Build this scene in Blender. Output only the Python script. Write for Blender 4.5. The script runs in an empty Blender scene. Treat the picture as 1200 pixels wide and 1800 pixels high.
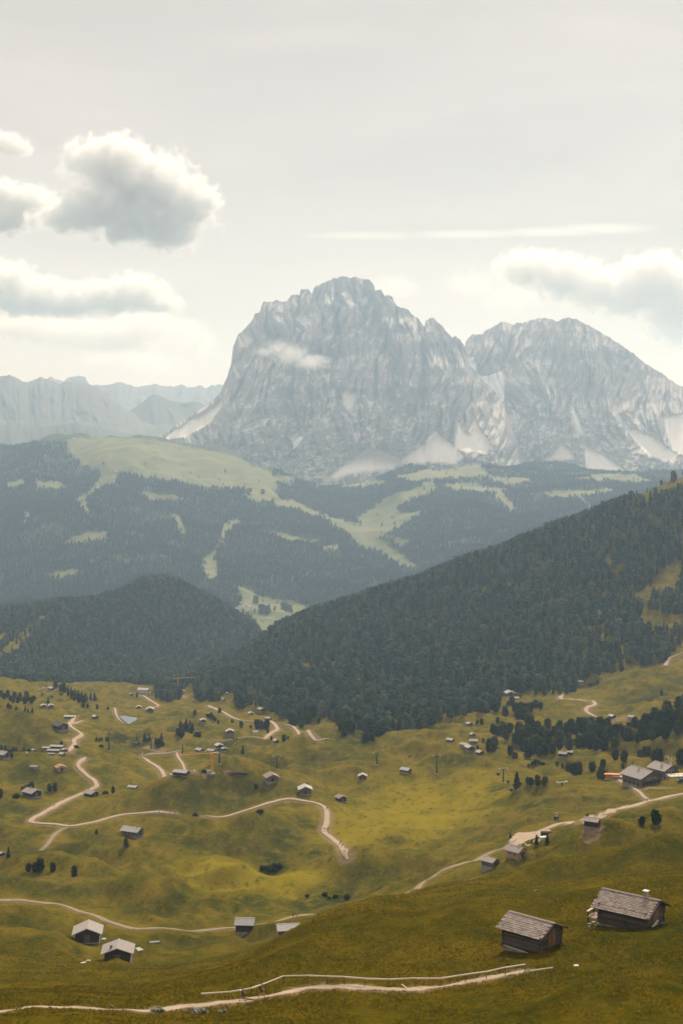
import bpy, math, random
import numpy as np
R = math.radians
rng = np.random.default_rng(7); random.seed(7)
scene = bpy.context.scene
# ---------------------------------------------------------------- camera
F = 2500.0                      # focal length in photograph pixels (1200 x 1800)
HOR = 740.0                     # photograph row of the horizon
PITCH = math.atan((900 - HOR) / F)
cam_d = bpy.data.cameras.new('camera'); cam = bpy.data.objects.new('camera', cam_d)
scene.collection.objects.link(cam); scene.camera = cam
cam_d.sensor_fit = 'VERTICAL'; cam_d.sensor_height = 36.0; cam_d.lens = 36.0 * F / 1800
cam_d.clip_start = 0.5; cam_d.clip_end = 120000
cam.location = (0, 0, 0); cam.rotation_euler = (math.pi / 2 - PITCH, 0, 0)
# ---------------------------------------------------------------- world, sun, exposure
SUN_EL, SUN_AZ = 41.0, 16.0     # azimuth measured clockwise from the view axis (+Y)
world = bpy.data.worlds.new('World'); scene.world = world; world.use_nodes = True
wn, wl = world.node_tree.nodes, world.node_tree.links
wn.clear()
def N(nodes, t, **kw):
    n = nodes.new(t)
    for k, v in kw.items():
        if k == 'ins':
            for i, val in v.items(): n.inputs[i].default_value = val
        else: setattr(n, k, v)
    return n
wo = N(wn, 'ShaderNodeOutputWorld'); wb = N(wn, 'ShaderNodeBackground', ins={'Strength': 0.1})
sky = N(wn, 'ShaderNodeTexSky', sky_type='NISHITA', sun_disc=False)
sky.sun_elevation = R(SUN_EL); sky.sun_rotation = R(SUN_AZ); sky.altitude = 2200
sky.air_density = 1.0; sky.dust_density = 3.0; sky.ozone_density = 1.0
tc = N(wn, 'ShaderNodeTexCoord')
# thin high overcast veil in front of the blue
mp = N(wn, 'ShaderNodeMapping', ins={'Scale': (1.6, 1.6, 9.0)})
wl.new(tc.outputs['Generated'], mp.inputs['Vector'])
vn = N(wn, 'ShaderNodeTexNoise', ins={'Scale': 1.7, 'Detail': 4.0, 'Roughness': 0.55, 'Distortion': 0.5})
wl.new(mp.outputs[0], vn.inputs['Vector'])
vr = N(wn, 'ShaderNodeValToRGB')
vr.color_ramp.elements[0].position = 0.32; vr.color_ramp.elements[0].color = (7.5, 7.05, 6.35, 1)
vr.color_ramp.elements[1].position = 0.70; vr.color_ramp.elements[1].color = (9.2, 8.65, 7.8, 1)
wl.new(vn.outputs['Fac'], vr.inputs['Fac'])
vb = N(wn, 'ShaderNodeTexNoise', ins={'Scale': 1.15, 'Detail': 1.0}); vmp = N(wn, 'ShaderNodeMapping', ins={'Location': (0.35, 0.2, 0.4)})
wl.new(tc.outputs['Generated'], vmp.inputs[0]); wl.new(vmp.outputs[0], vb.inputs['Vector'])
vw = N(wn, 'ShaderNodeMix', data_type='RGBA', blend_type='MULTIPLY', ins={7: (0.88, 0.83, 0.77, 1)}); vwr = N(wn, 'ShaderNodeValToRGB'); vwr.color_ramp.elements[0].position = 0.35; vwr.color_ramp.elements[1].position = 0.65
wl.new(vb.outputs['Fac'], vwr.inputs[0]); wl.new(vwr.outputs[0], vw.inputs[0]); wl.new(vr.outputs[0], vw.inputs[6])
vm = N(wn, 'ShaderNodeMix', data_type='RGBA', ins={0: 0.86})
wl.new(sky.outputs[0], vm.inputs[6]); wl.new(vw.outputs[2], vm.inputs[7])
wl.new(vm.outputs[2], wb.inputs[0]); wl.new(wb.outputs[0], wo.inputs[0])
sun_d = bpy.data.lights.new('sun', 'SUN'); sun = bpy.data.objects.new('sun', sun_d)
scene.collection.objects.link(sun)
sun_d.energy = 4.8; sun_d.angle = R(7.0); sun_d.color = (1.0, 0.93, 0.80)
sun.rotation_euler = (R(90 - SUN_EL), 0, R(180 - SUN_AZ))   # shines from the far right of the view, high
scene.view_settings.view_transform = 'Standard'; scene.view_settings.look = 'None'
scene.view_settings.gamma = 1.0; scene.view_settings.use_curve_mapping = False
scene.view_settings.exposure = 0.0
cy = scene.cycles
cy.use_denoising = True; cy.volume_bounces = 4; cy.max_bounces = 6; cy.diffuse_bounces = 2
cy.transparent_max_bounces = 16; cy.volume_step_rate = 0.6; cy.volume_max_steps = 128
cy.use_adaptive_sampling = True; cy.adaptive_threshold = 0.02
# ---------------------------------------------------------------- numeric helpers
def hsh(ix, iy, seed):
    h = (ix.astype(np.int64) * 374761393 + iy.astype(np.int64) * 668265263 + seed * 1442695041) & 0xFFFFFFFF
    h = ((h ^ (h >> 13)) * 1274126177) & 0xFFFFFFFF
    return (h ^ (h >> 16)) & 0xFFFFFFFF
def perlin(x, y, seed=0):
    x = np.asarray(x, float); y = np.asarray(y, float)
    x0 = np.floor(x); y0 = np.floor(y); fx = x - x0; fy = y - y0
    u = fx * fx * fx * (fx * (fx * 6 - 15) + 10); w = fy * fy * fy * (fy * (fy * 6 - 15) + 10)
    def g(ix, iy, dx, dy):
        a = hsh(ix, iy, seed) * (2 * math.pi / 4294967296.0)
        return np.cos(a) * dx + np.sin(a) * dy
    n00 = g(x0, y0, fx, fy); n10 = g(x0 + 1, y0, fx - 1, fy)
    n01 = g(x0, y0 + 1, fx, fy - 1); n11 = g(x0 + 1, y0 + 1, fx - 1, fy - 1)
    return 1.5 * ((n00 * (1 - u) + n10 * u) * (1 - w) + (n01 * (1 - u) + n11 * u) * w)
def fbm(x, y, octv=4, seed=0, gain=0.5, lac=2.03):
    s = 0.0; a = 1.0
    for i in range(octv):
        s = s + a * perlin(x, y, seed + i * 17); a *= gain; x = x * lac + 3.7; y = y * lac - 1.9
    return s
def ridged(x, y, octv=4, seed=0, gain=0.5, lac=2.1):
    s = 0.0; a = 1.0
    for i in range(octv):
        s = s + a * (1 - 2 * np.abs(perlin(x, y, seed + i * 31))); a *= gain; x = x * lac + 5.3; y = y * lac + 2.1
    return s
def sstep(a, b, x):
    t = np.clip((np.asarray(x, float) - a) / (b - a), 0, 1); return t * t * (3 - 2 * t)
def ray(u, v):
    """photograph pixel -> azimuth (rad) and slope (dz per horizontal metre)"""
    x = (np.asarray(u, float) - 600) / F; zc = (900 - np.asarray(v, float)) / F
    cp, sp = math.cos(PITCH), math.sin(PITCH)
    dy = cp + zc * sp; dz = -sp + zc * cp
    h = np.hypot(x, dy)
    return np.arctan2(x, dy), dz / h
def proj(x, y, z):
    cp, sp = math.cos(PITCH), math.sin(PITCH)
    d = y * cp - z * sp; h = y * sp + z * cp
    return 600 + F * x / d, 900 - F * h / d
def inpoly(u, v, poly):
    p = np.asarray(poly, float); c = np.zeros(np.shape(u), bool); j = len(p) - 1
    for i in range(len(p)):
        xi, yi = p[i]; xj, yj = p[j]
        if yi != yj:
            c ^= ((yi > v) != (yj > v)) & (u < (xj - xi) * (v - yi) / (yj - yi) + xi)
        j = i
    return c
def tps(ctrl, lam=1e-3, kx=3.0):
    c = np.array(ctrl, float); a, s = ray(c[:, 0], c[:, 1]); r = c[:, 2]
    P = np.stack([a * kx, np.log(r)], 1)
    def K(A, B):
        d2 = ((A[:, None, :] - B[None, :, :]) ** 2).sum(-1)
        return 0.5 * d2 * np.log(d2 + 1e-12)
    n = len(P); M = np.zeros((n + 3, n + 3)); M[:n, :n] = K(P, P) + lam * np.eye(n)
    Q = np.concatenate([np.ones((n, 1)), P], 1); M[:n, n:] = Q; M[n:, :n] = Q.T
    w = np.linalg.solve(M, np.concatenate([s, np.zeros(3)]))
    def f(a, r):
        a, r = np.broadcast_arrays(a, r); sh = a.shape
        A = np.stack([a.ravel() * kx, np.log(r.ravel())], 1); out = np.empty(len(A))
        for i in range(0, len(A), 20000):
            B = A[i:i + 20000]; out[i:i + 20000] = K(B, P) @ w[:n] + w[n] + B @ w[n + 1:]
        return out.reshape(sh)
    return f
class Sheet:
    """height field on a polar grid; z by bilinear lookup, pixel -> ground by marching the ray"""
    def __init__(s, az, rr, Z): s.az, s.rr, s.Z, s.lr = az, rr, Z, np.log(rr)
    def z(s, a, r):
        i = np.clip(np.searchsorted(s.az, a) - 1, 0, len(s.az) - 2); l = np.log(r)
        j = np.clip(np.searchsorted(s.lr, l) - 1, 0, len(s.lr) - 2)
        fa = np.clip((a - s.az[i]) / (s.az[i + 1] - s.az[i]), 0, 1); fr = np.clip((r - s.rr[j]) / (s.rr[j + 1] - s.rr[j]), 0, 1)
        Z = s.Z
        return (Z[i, j] * (1 - fa) + Z[i + 1, j] * fa) * (1 - fr) + (Z[i, j + 1] * (1 - fa) + Z[i + 1, j + 1] * fa) * fr
    def zxy(s, x, y): return s.z(np.arctan2(x, y), np.hypot(x, y))
    def hit(s, u, v, rmin=60.0):
        a, sl = ray(u, v); a = float(a); sl = float(sl)
        r = s.rr[s.rr >= rmin]; zz = s.z(np.full(r.shape, a), r); d = zz - sl * r
        k = np.nonzero(d >= 0)[0]
        if len(k) == 0: k = int(np.argmax(d / r)); rh = r[k]
        else:
            k = int(k[0])
            if k == 0: rh = r[0]
            else:
                t = d[k - 1] / (d[k - 1] - d[k]); rh = r[k - 1] + t * (r[k] - r[k - 1])
        return np.array([math.sin(a) * rh, math.cos(a) * rh, float(s.z(np.array([a]), np.array([rh]))[0])])
# ---------------------------------------------------------------- mesh helpers
def link(o, parent=None):
    scene.collection.objects.link(o)
    if parent is not None: o.parent = parent
    return o
def mesh_arrays(name, V, Q, smooth=True):
    V = np.asarray(V, np.float32); Q = np.asarray(Q, np.int32); k = Q.shape[1]
    me = bpy.data.meshes.new(name)
    me.vertices.add(len(V)); me.vertices.foreach_set('co', V.ravel())
    me.loops.add(Q.size); me.loops.foreach_set('vertex_index', Q.ravel())
    me.polygons.add(len(Q)); me.polygons.foreach_set('loop_start', np.arange(0, Q.size, k, dtype=np.int32))
    me.polygons.foreach_set('loop_total', np.full(len(Q), k, np.int32))
    me.polygons.foreach_set('use_smooth', np.full(len(Q), smooth, bool))
    me.update(calc_edges=True); return me
def grid_quads(n, m):
    i, j = np.meshgrid(np.arange(n - 1), np.arange(m - 1), indexing='ij'); a = (i * m + j).ravel()
    return np.stack([a, a + m, a + m + 1, a + 1], 1)
def attr(me, name, arr):
    at = me.attributes.new(name, 'FLOAT', 'POINT'); at.data.foreach_set('value', np.asarray(arr, np.float32).ravel())
def tag(o, label=None, cat=None, group=None, kind=None):
    if label: o['label'] = label
    if cat: o['category'] = cat
    if group: o['group'] = group
    if kind: o['kind'] = kind
    return o
# ---------------------------------------------------------------- material helpers
def newmat(name):
    m = bpy.data.materials.new(name); m.use_nodes = True; nt = m.node_tree; nt.nodes.clear()
    o = nt.nodes.new('ShaderNodeOutputMaterial'); b = nt.nodes.new('ShaderNodeBsdfPrincipled')
    nt.links.new(b.outputs[0], o.inputs[0]); b.inputs['Roughness'].default_value = 0.9
    b.inputs['Specular IOR Level'].default_value = 0.15
    return m, nt, b
class NT:
    def __init__(s, nt): s.nt = nt; s.n = nt.nodes; s.l = nt.links
    def node(s, t, **kw): return N(s.n, t, **kw)
    def coord(s, kind='Object', scale=(1, 1, 1)):
        c = s.node('ShaderNodeTexCoord'); m = s.node('ShaderNodeMapping', ins={'Scale': scale}); s.l.new(c.outputs[kind], m.inputs[0]); return m.outputs[0]
    def noise(s, vec, scale, detail=4, rough=0.55, dist=0.0):
        n = s.node('ShaderNodeTexNoise', ins={'Scale': scale, 'Detail': detail, 'Roughness': rough, 'Distortion': dist})
        s.l.new(vec, n.inputs['Vector']); return n.outputs['Fac']
    def ramp(s, fac, stops, interp='LINEAR'):
        r = s.node('ShaderNodeValToRGB'); cr = r.color_ramp; cr.interpolation = interp
        while len(cr.elements) < len(stops): cr.elements.new(0.5)
        for e, (p, c) in zip(cr.elements, stops):
            e.position = p; e.color = (*c, 1) if isinstance(c, tuple) else (c, c, c, 1)
        s.l.new(fac, r.inputs[0]); return r.outputs[0]
    def mix(s, fac, a, b, mode='MIX'):
        m = s.node('ShaderNodeMix', data_type='RGBA', blend_type=mode)
        for sock, v in ((m.inputs[0], fac), (m.inputs[6], a), (m.inputs[7], b)):
            if isinstance(v, (int, float)): sock.default_value = v
            elif isinstance(v, tuple): sock.default_value = (*v, 1)
            else: s.l.new(v, sock)
        return m.outputs[2]
    def math(s, op, a, b=0.0, clamp=False):
        m = s.node('ShaderNodeMath', operation=op, use_clamp=clamp)
        for i, v in enumerate((a, b)):
            if isinstance(v, (int, float)): m.inputs[i].default_value = v
            else: s.l.new(v, m.inputs[i])
        return m.outputs[0]
    def attr(s, name):
        return s.node('ShaderNodeAttribute', attribute_name=name).outputs['Fac']
    def bump(s, b, h, strength=0.4, dist=0.1):
        n = s.node('ShaderNodeBump', ins={'Strength': strength, 'Distance': dist}); s.l.new(h, n.inputs['Height']); s.l.new(n.outputs[0], b.inputs['Normal'])
def objrand(t): return t.node('ShaderNodeObjectInfo').outputs['Random']
def translucent(nt, b, col, fac):
    """leaves let part of the light through"""
    tr = nt.nodes.new('ShaderNodeBsdfTranslucent'); mx = nt.nodes.new('ShaderNodeMixShader'); mx.inputs[0].default_value = fac
    nt.links.new(col, tr.inputs[0]); nt.links.new(b.outputs[0], mx.inputs[1]); nt.links.new(tr.outputs[0], mx.inputs[2])
    nt.links.new(mx.outputs[0], [n for n in nt.nodes if n.type == 'OUTPUT_MATERIAL'][0].inputs[0])
# ---------------------------------------------------------------- ground: meadows, wooded ridge and wooded hill (one sheet)
C1 = [
 # (column, row, distance) of places on the ground, read off the photograph
 (-250,1800,150),(0,1800,152),(300,1800,150),(600,1800,148),(900,1800,145),(1200,1800,140),(1450,1800,135),
 (-250,1778,166),(0,1778,166),(150,1774,167),(270,1776,166),(440,1762,173),(600,1738,177),(760,1738,178),(920,1707,186),(1100,1720,178),(1300,1730,170),
 (0,1740,232),(0,1700,340),(0,1640,455),(0,1585,555),(100,1700,345),(155,1660,440),(210,1683,405),(100,1591,548),(160,1608,530),(250,1632,502),(300,1700,330),(340,1637,495),
 (430,1642,498),(420,1690,290),(400,1700,245),(400,1682,380),(500,1680,212),(510,1634,268),(505,1664,360),(510,1616,520),(560,1608,290),(570,1625,400),(575,1600,560),
 (600,1660,220),(640,1588,312),(640,1612,420),(640,1575,575),(700,1576,330),(720,1590,430),(700,1545,590),(800,1640,218),(800,1555,330),(800,1560,430),(780,1525,545),
 (935,1672,200),(930,1600,240),(930,1555,330),(905,1514,525),(861,1529,512),(940,1530,440),
 (1110,1630,213),(1110,1560,255),(1060,1530,360),(1120,1490,440),(1040,1458,562),(1130,1450,545),(1200,1640,205),(1200,1520,310),(1200,1450,500),(1400,1520,300),(1400,1430,520),
 (930,1476,585),(1000,1447,625),(1060,1430,650),(1130,1412,690),(1200,1396,705),(1135,1384,740),(1200,1370,780),(1400,1370,700),
 (70,1530,655),(233,1472,700),(0,1505,690),(60,1445,760),(180,1440,765),(130,1480,705),(300,1560,600),(420,1570,590),(520,1570,600),(370,1440,765),(400,1500,680),(520,1500,680),
 (160,1402,850),(57,1402,835),(107,1357,935),(0,1350,930),(240,1385,870),(318,1365,925),(330,1345,980),(477,1378,835),(537,1398,800),(599,1409,800),
 (570,1420,775),(575,1470,715),(610,1508,655),(700,1450,740),(800,1420,790),(640,1400,830),(637,1370,865),(713,1360,885),(767,1360,880),(884,1375,830),(908,1386,805),(820,1380,830),(720,1490,680),(800,1475,690),
 (960,1410,735),(990,1350,880),(1040,1356,840),(1080,1336,880),(1150,1340,850),(1200,1345,830),(1000,1310,985),(1100,1300,950),(1200,1275,930),(1400,1290,900),
 (1075,1263,1150),(1040,1238,1260),(1020,1206,1400),(1100,1205,1360),(1200,1170,1420),(1160,1223,1260),(1200,1225,1200),(1400,1200,1100),
 (832,1320,955),(790,1304,1000),(824,1276,1110),(860,1290,1060),(898,1225,1320),(940,1245,1230),(920,1265,1150),(980,1228,1300),(750,1270,1160),(700,1290,1070),(660,1318,1000),
 (600,1290,1150),(560,1310,1060),(520,1345,950),(487,1345,960),(480,1306,1090),(520,1280,1200),(455,1255,1330),(440,1275,1230),(404,1293,1150),(370,1325,1030),(370,1302,1120),(365,1242,1430),(330,1290,1180),
 (230,1265,1350),(265,1305,1120),(200,1310,1070),(192,1320,1030),(110,1322,985),(60,1330,1000),(107,1288,1100),(130,1262,1240),(168,1262,1240),(0,1290,1110),(-250,1350,900),(-250,1250,1200),
 (264,1250,1450),(254,1220,1680),(240,1210,1750),(85,1243,1350),(30,1240,1350),(0,1207,1500),(90,1212,1620),(160,1222,1560),(-250,1190,1500),
 (340,1225,1620),(390,1232,1450),(300,1240,1540),
 # far rim of the meadow, then the drop into the side valley
 (200,1208,1820),(300,1212,1800),(100,1205,1800),(0,1196,1750),(-250,1160,1800),
 # wooded ridge on the right
 (1000,1225,1330),(1000,1150,1500),(1000,1075,1700),(1000,1000,1880),(1000,924,2080),(1000,1010,2500),(1000,1150,3000),
 (1200,1110,1560),(1200,1000,1780),(1200,915,1900),(1200,850,2000),(1200,940,2400),(1200,1100,3000),(1400,1080,1500),(1400,900,1850),(1400,790,2000),(1400,900,2500),
 (1100,1160,1480),(1100,1050,1700),(1100,890,2030),(1100,980,2500),
 (900,1200,1400),(900,1100,1680),(900,1030,1880),(900,960,2120),(900,1050,2500),(900,1180,3000),
 (800,1210,1420),(800,1130,1680),(800,1060,1930),(800,990,2170),(800,1080,2550),(800,1200,3000),
 (650,1230,1420),(650,1150,1750),(650,1047,2250),(650,1130,2600),(650,1230,3100),
 (550,1220,1480),(550,1150,1850),(550,1084,2280),(550,1160,2650),(550,1250,3100),
 (480,1200,1600),(480,1150,1950),(480,1114,2260),(480,1180,2650),(480,1260,3100),
 (400,1210,1650),(400,1168,2100),(400,1190,2350),(340,1200,1900),
 # wooded hill on the left
 (330,1190,2300),(330,1120,2600),(330,1044,2880),(330,1100,3250),(330,1250,3600),
 (270,1198,2150),(270,1110,2550),(270,1024,2880),(270,1080,3250),(270,1240,3600),
 (200,1195,2150),(200,1120,2500),(200,1044,2850),(200,1110,3250),(200,1250,3600),
 (100,1195,2100),(100,1120,2450),(100,1060,2800),(100,1130,3200),(100,1260,3600),
 (0,1190,2050),(0,1130,2400),(0,1078,2750),(0,1150,3200),(0,1270,3600),(-250,1180,2050),(-250,1100,2700),(-250,1180,3200),
 (400,1160,2650),(400,1078,2890),(400,1120,3200),(400,1260,3600),(455,1150,2750),(458,1114,2900),(470,1160,3200),(500,1250,3400),
 (0,1330,4300),(300,1330,4300),(600,1330,4300),(900,1300,4300),(1200,1250,4300),(-250,1330,4300),(1450,1250,4300)]
f1 = tps(C1, 2e-4)
az1 = np.concatenate([np.linspace(-0.60, -0.262, 26), np.arange(-0.25, 0.2501, 0.0012), np.linspace(0.262, 0.60, 26)])
rr1 = np.concatenate([np.geomspace(0.6, 112, 42), np.geomspace(113, 1850, 590), np.geomspace(1860, 4200, 130)])
def slope1(a, r):
    ac = np.clip(a, -0.30, 0.30); s = f1(ac, np.maximum(r, 110.0))
    sn = -(0.435 + 0.42 * (1 - sstep(1.0, 150, r)))
    w = sstep(105, 150, r)
    return sn * (1 - w) + s * w
A1, RR1 = np.meshgrid(az1, rr1, indexing='ij')
Z1 = slope1(A1, RR1) * RR1
base1 = Sheet(az1, rr1, Z1.copy())
X1, Y1 = np.sin(A1) * RR1, np.cos(A1) * RR1
# knolls and folds: (column, row, half width px, half depth m, height m, skew)
for (u, v, wpx, dep, h, sk) in [
    (395,1390,80,40,11,0.5),(300,1410,62,38,8.5,0.3),(480,1388,60,30,4,0.2),(440,1466,70,34,7,0.3),(350,1478,55,26,3.5,0.2),(270,1452,45,24,3,0),
    (95,1550,75,26,6.5,0.1),(10,1575,50,26,3,0),(260,1582,75,28,6,-0.2),(640,1522,70,30,6,-0.3),(560,1500,40,22,2.5,0),(690,1466,40,20,2.2,0),
    (500,1540,60,24,2.4,0.2),(400,1545,60,20,2.4,0.2),(745,1578,75,26,-2.6,0),(1092,1437,38,22,-2.6,0),
    (30,1290,70,70,12,0.2),(60,1345,60,50,4,0),(250,1300,60,60,5,0),(560,1318,75,60,11,0.2),(760,1315,70,60,6,0.2),(820,1345,50,40,3.5,0),
    (680,1345,50,40,3,0),(440,1310,40,40,4,0),(330,1265,70,70,5,0),(930,1395,40,26,4,0.3),(990,1385,45,26,4,0.2),(1120,1210,60,80,7,0.3),(1180,1195,50,70,6,0.2),(1000,1245,45,60,5,0.2),
    (1000,1518,60,22,5.5,0.5),(1080,1498,60,22,5.5,0.5),(1160,1478,60,24,6,0.5),(960,1552,70,18,3.2,0.4),(1170,1518,80,18,4.6,0.4),(1060,1535,70,16,3.0,0.4),
    (1090,1760,120,12,1.6,0.3),(520,1690,70,14,1.6,0.4),(180,1735,120,20,-1.2,0.2)]:
    p = base1.hit(u, v); r0 = math.hypot(p[0], p[1]); a0 = math.atan2(p[0], p[1])
    lat = (A1 - a0) * r0; dep_ = RR1 - r0 - sk * lat
    Z1 += 1.4 * h * np.exp(-(lat / (wpx * r0 / F)) ** 2 - (dep_ / (dep * 0.72)) ** 2)
PATHS = [
 ('path', [(-60,1783),(0,1779),(100,1772),(200,1775),(262,1777),(330,1769),(400,1762),(440,1757),(490,1748),(540,1737),(600,1734),(700,1739),(760,1736),(850,1722),(924,1706)], 2.1, 'beaten earth hiking path below the wooden handrail'),
 ('path', [(-60,1583),(0,1584),(60,1586),(120,1595),(160,1608),(200,1624),(250,1634),(330,1637),(400,1632),(440,1628),(500,1616),(550,1607)], 2.6, 'curving dirt path behind the two grey huts'),
 ('path', [(152,1332),(138,1344),(142,1353),(156,1366),(170,1380),(160,1389),(120,1406),(90,1422),(58,1440),(60,1447),(100,1450),(125,1453),(160,1447),(205,1435),(250,1430),(316,1432)], 4.2, 'zigzag gravel track through the lower huts'),
 ('path', [(362,1435),(392,1437),(430,1426),(470,1413),(505,1405),(535,1409),(560,1414),(573,1424),(574,1445),(570,1463),(585,1476),(600,1490),(607,1504),(613,1511)], 4.2, 'pale gravel track with a string of hikers'),
 ('path', [(120,1454),(100,1464),(84,1484),(72,1496)], 2.0, 'faint double rut leaving the gravel track'),
 ('road', [(1300,1372),(1200,1396),(1160,1405),(1130,1412),(1108,1418),(1086,1424),(1072,1427),(1060,1430),(1030,1438),(1000,1447),(950,1461),(905,1477)], 6.5, 'wide gravel road below the lodge'),
 ('path', [(910,1474),(890,1490),(860,1500),(800,1522),(760,1543),(735,1559),(716,1570)], 3.0, 'double rutted farm track beside two huts'),
 ('path', [(1084,1370),(1100,1380),(1120,1391),(1141,1409)], 2.2, 'narrow footpath from lodge shed to gravel road'),
 ('path', [(365,1241),(385,1250),(410,1263),(430,1268),(470,1268),(482,1274),(487,1283),(476,1290),(445,1296),(370,1302)], 4.6, 'looping gravel track near the forest edge'),
 ('path', [(484,1275),(500,1274),(520,1283),(545,1292),(580,1299)], 4.0, 'gravel branch running towards the forest edge'),
 ('path', [(250,1332),(265,1342),(285,1357),(300,1364)], 4.0, 'pale dirt ramp beside the long grey barn'),
 ('path', [(252,1328),(285,1325),(304,1323),(315,1320)], 4.0, 'pale graded strip near the building site'),
 ('path', [(310,1323),(314,1334),(322,1346),(342,1358)], 2.6, 'thin dirt trail behind the long barn'),
 ('path', [(1048,1262),(1040,1258),(1029,1250),(1033,1244),(1044,1240),(1042,1234),(1031,1232),(1007,1231),(984,1228),(989,1221)], 4.5, 'hairpin dirt track below the right forest'),
 ('path', [(1185,1172),(1166,1170),(1172,1162),(1184,1155),(1200,1148)], 5.0, 'dirt track leaving the forest at the picture edge'),
 ('path', [(202,1245),(204,1256),(208,1264),(216,1272)], 3.0, 'dirt trail along the pond'),
 ('path', [(247,1222),(258,1228),(270,1236),(278,1241),(271,1244)], 4.5, 'pale drive below the white roofed farm'),
 ('path', [(132,1258),(123,1273),(130,1282),(144,1292),(131,1302),(131,1310),(121,1323)], 4.6, 'winding gravel drive between terrace and dark barn'),
 ('path', [(147,1267),(138,1270),(125,1274)], 3.5, 'short gravel spur by the terrace hut'),
]
def catmull(P, step):
    P = np.asarray(P, float); P = np.vstack([2 * P[0] - P[1], P, 2 * P[-1] - P[-2]]); out = []
    for i in range(1, len(P) - 2):
        n = max(2, int(np.linalg.norm(P[i + 1] - P[i]) / step)); t = np.linspace(0, 1, n, endpoint=False)[:, None]
        a, b, c, d = P[i - 1], P[i], P[i + 1], P[i + 2]
        out.append(0.5 * (2 * b + (c - a) * t + (2 * a - 5 * b + 4 * c - d) * t ** 2 + (3 * b - 3 * c + d - a) * t ** 3))
    out.append(P[-2:-1]); return np.vstack(out)
# the trodden lines and the pond lie in gentler ground
mid1 = Sheet(az1, rr1, Z1.copy()); damp = np.zeros_like(Z1)
def seg_dist(Ls, xs, ys):
    d = np.full(xs.shape, 1e9)
    for k in range(len(Ls) - 1):
        a, b = Ls[k], Ls[k + 1]; ab = b - a; t = np.clip(((xs - a[0]) * ab[0] + (ys - a[1]) * ab[1]) / (ab @ ab + 1e-9), 0, 1)
        d = np.minimum(d, np.hypot(xs - a[0] - t * ab[0], ys - a[1] - t * ab[1]))
    return d
for (nm, px, w, lb) in PATHS:
    Ls = np.array([mid1.hit(u, v)[:2] for u, v in px]); lo, hi = Ls.min(0) - 60, Ls.max(0) + 60
    m = (X1 > lo[0]) & (X1 < hi[0]) & (Y1 > lo[1]) & (Y1 < hi[1])
    damp[m] = np.maximum(damp[m], 0.88 * np.exp(-(seg_dist(Ls, X1[m], Y1[m]) / 24.0) ** 2))
damp = np.maximum(damp, 0.95 * np.exp(-(((A1 + 0.15) * 1300 / 45) ** 2 + ((RR1 - 1290) / 110) ** 2) ** 2))
# natural unevenness, growing with the distance from the smooth near slope
W = sstep(280, 480, RR1) * (1 - 0.55 * sstep(1700, 2300, RR1))
flat = np.zeros_like(Z1)
for (u, v, rad) in [(720,1430,95),(790,1400,80),(650,1440,50)]:
    p = base1.hit(u, v); flat = np.maximum(flat, np.exp(-(((X1 - p[0]) / rad) ** 2 + ((Y1 - p[1]) / (rad * 1.1)) ** 2)))
W = W * (1 - 0.85 * flat) * (1 - damp)
Z1 += W * (5.2 * fbm(X1 / 74, Y1 / 80, 2, 3) + 4.2 * (0.9 - np.abs(fbm((X1 * 0.9 + Y1 * 0.45) / 34, (Y1 - 0.5 * X1) / 62, 2, 11)) * 2.2) + 0.75 * fbm(X1 / 14, Y1 / 18, 3, 23) + 0.42 * ridged((X1 + 0.3 * Y1) / 13, (Y1 - 0.4 * X1) / 26, 2, 29))
Wn = sstep(90, 150, RR1) * (1 - sstep(420, 700, RR1))
Z1 += Wn * (0.95 * fbm(X1 / 26, Y1 / 30, 3, 41) + 0.16 * fbm(X1 / 3.4, Y1 / 4.2, 3, 51))
Z1 += sstep(1900, 2500, RR1) * 9 * fbm(X1 / 190, Y1 / 190, 4, 61)
POND = [(209,1259),(219,1258),(229,1260),(241,1262),(239,1266),(232,1270),(227,1273),(219,1268)]
pa = math.atan2(-200.0, 1335.0); zp = float(Sheet(az1, rr1, Z1).z(np.array([pa]), np.array([1345.0]))[0]) - 1.0
pg = []
for u, v in POND:
    a, sl = ray(u, v); pg.append((math.sin(a) * zp / sl, math.cos(a) * zp / sl))
pg = np.array(pg); pc = pg.mean(0); prad = np.abs(pg - pc).max(0)
pd = np.hypot((X1 - pc[0]) / (prad[0] * 1.15), (Y1 - pc[1]) / (prad[1] * 1.15)); wp = 1 - sstep(1.0, 1.8, pd)
Z1 = Z1 * (1 - wp) + (zp - 0.4) * wp
rn_ = np.hypot(pg[:, 0], pg[:, 1]).min(); sn_ = zp / rn_
wq = np.exp(-((A1 - pa) / 0.017) ** 4) * sstep(1080, 1200, RR1) * (1 - sstep(rn_ - 4, rn_ + 6, RR1)); Z1 = Z1 * (1 - wq) + np.minimum(Z1, sn_ * RR1 - 0.8) * wq
# the ground on the viewer's side of the main tracks stays below the line of sight to them
for q in (1, 2, 3, 5):
    Ls = catmull(np.array([mid1.hit(u, v)[:2] for u, v in PATHS[q][1]]), 1.0); cut = Sheet(az1, rr1, Z1.copy()); ap = np.arctan2(Ls[:, 0], Ls[:, 1]); rp = np.hypot(Ls[:, 0], Ls[:, 1]); zpt = cut.z(ap, rp)
    for a_, r_, z_ in zip(ap, rp, zpt):
        i0 = int(np.searchsorted(az1, a_)); j0, j1 = int(np.searchsorted(rr1, r_ - 70)), int(np.searchsorted(rr1, r_ - 1.2)); lim = z_ / r_ * rr1[j0:j1] - 0.05 - 0.02 * (r_ - rr1[j0:j1])
        for i in (i0 - 1, i0, i0 + 1): Z1[i, j0:j1] = np.minimum(Z1[i, j0:j1], np.maximum(lim, Z1[i, j0:j1] - 6))
sm = Z1.copy(); bandm = sstep(330, 420, RR1) * (1 - sstep(900, 1000, RR1))
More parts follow.
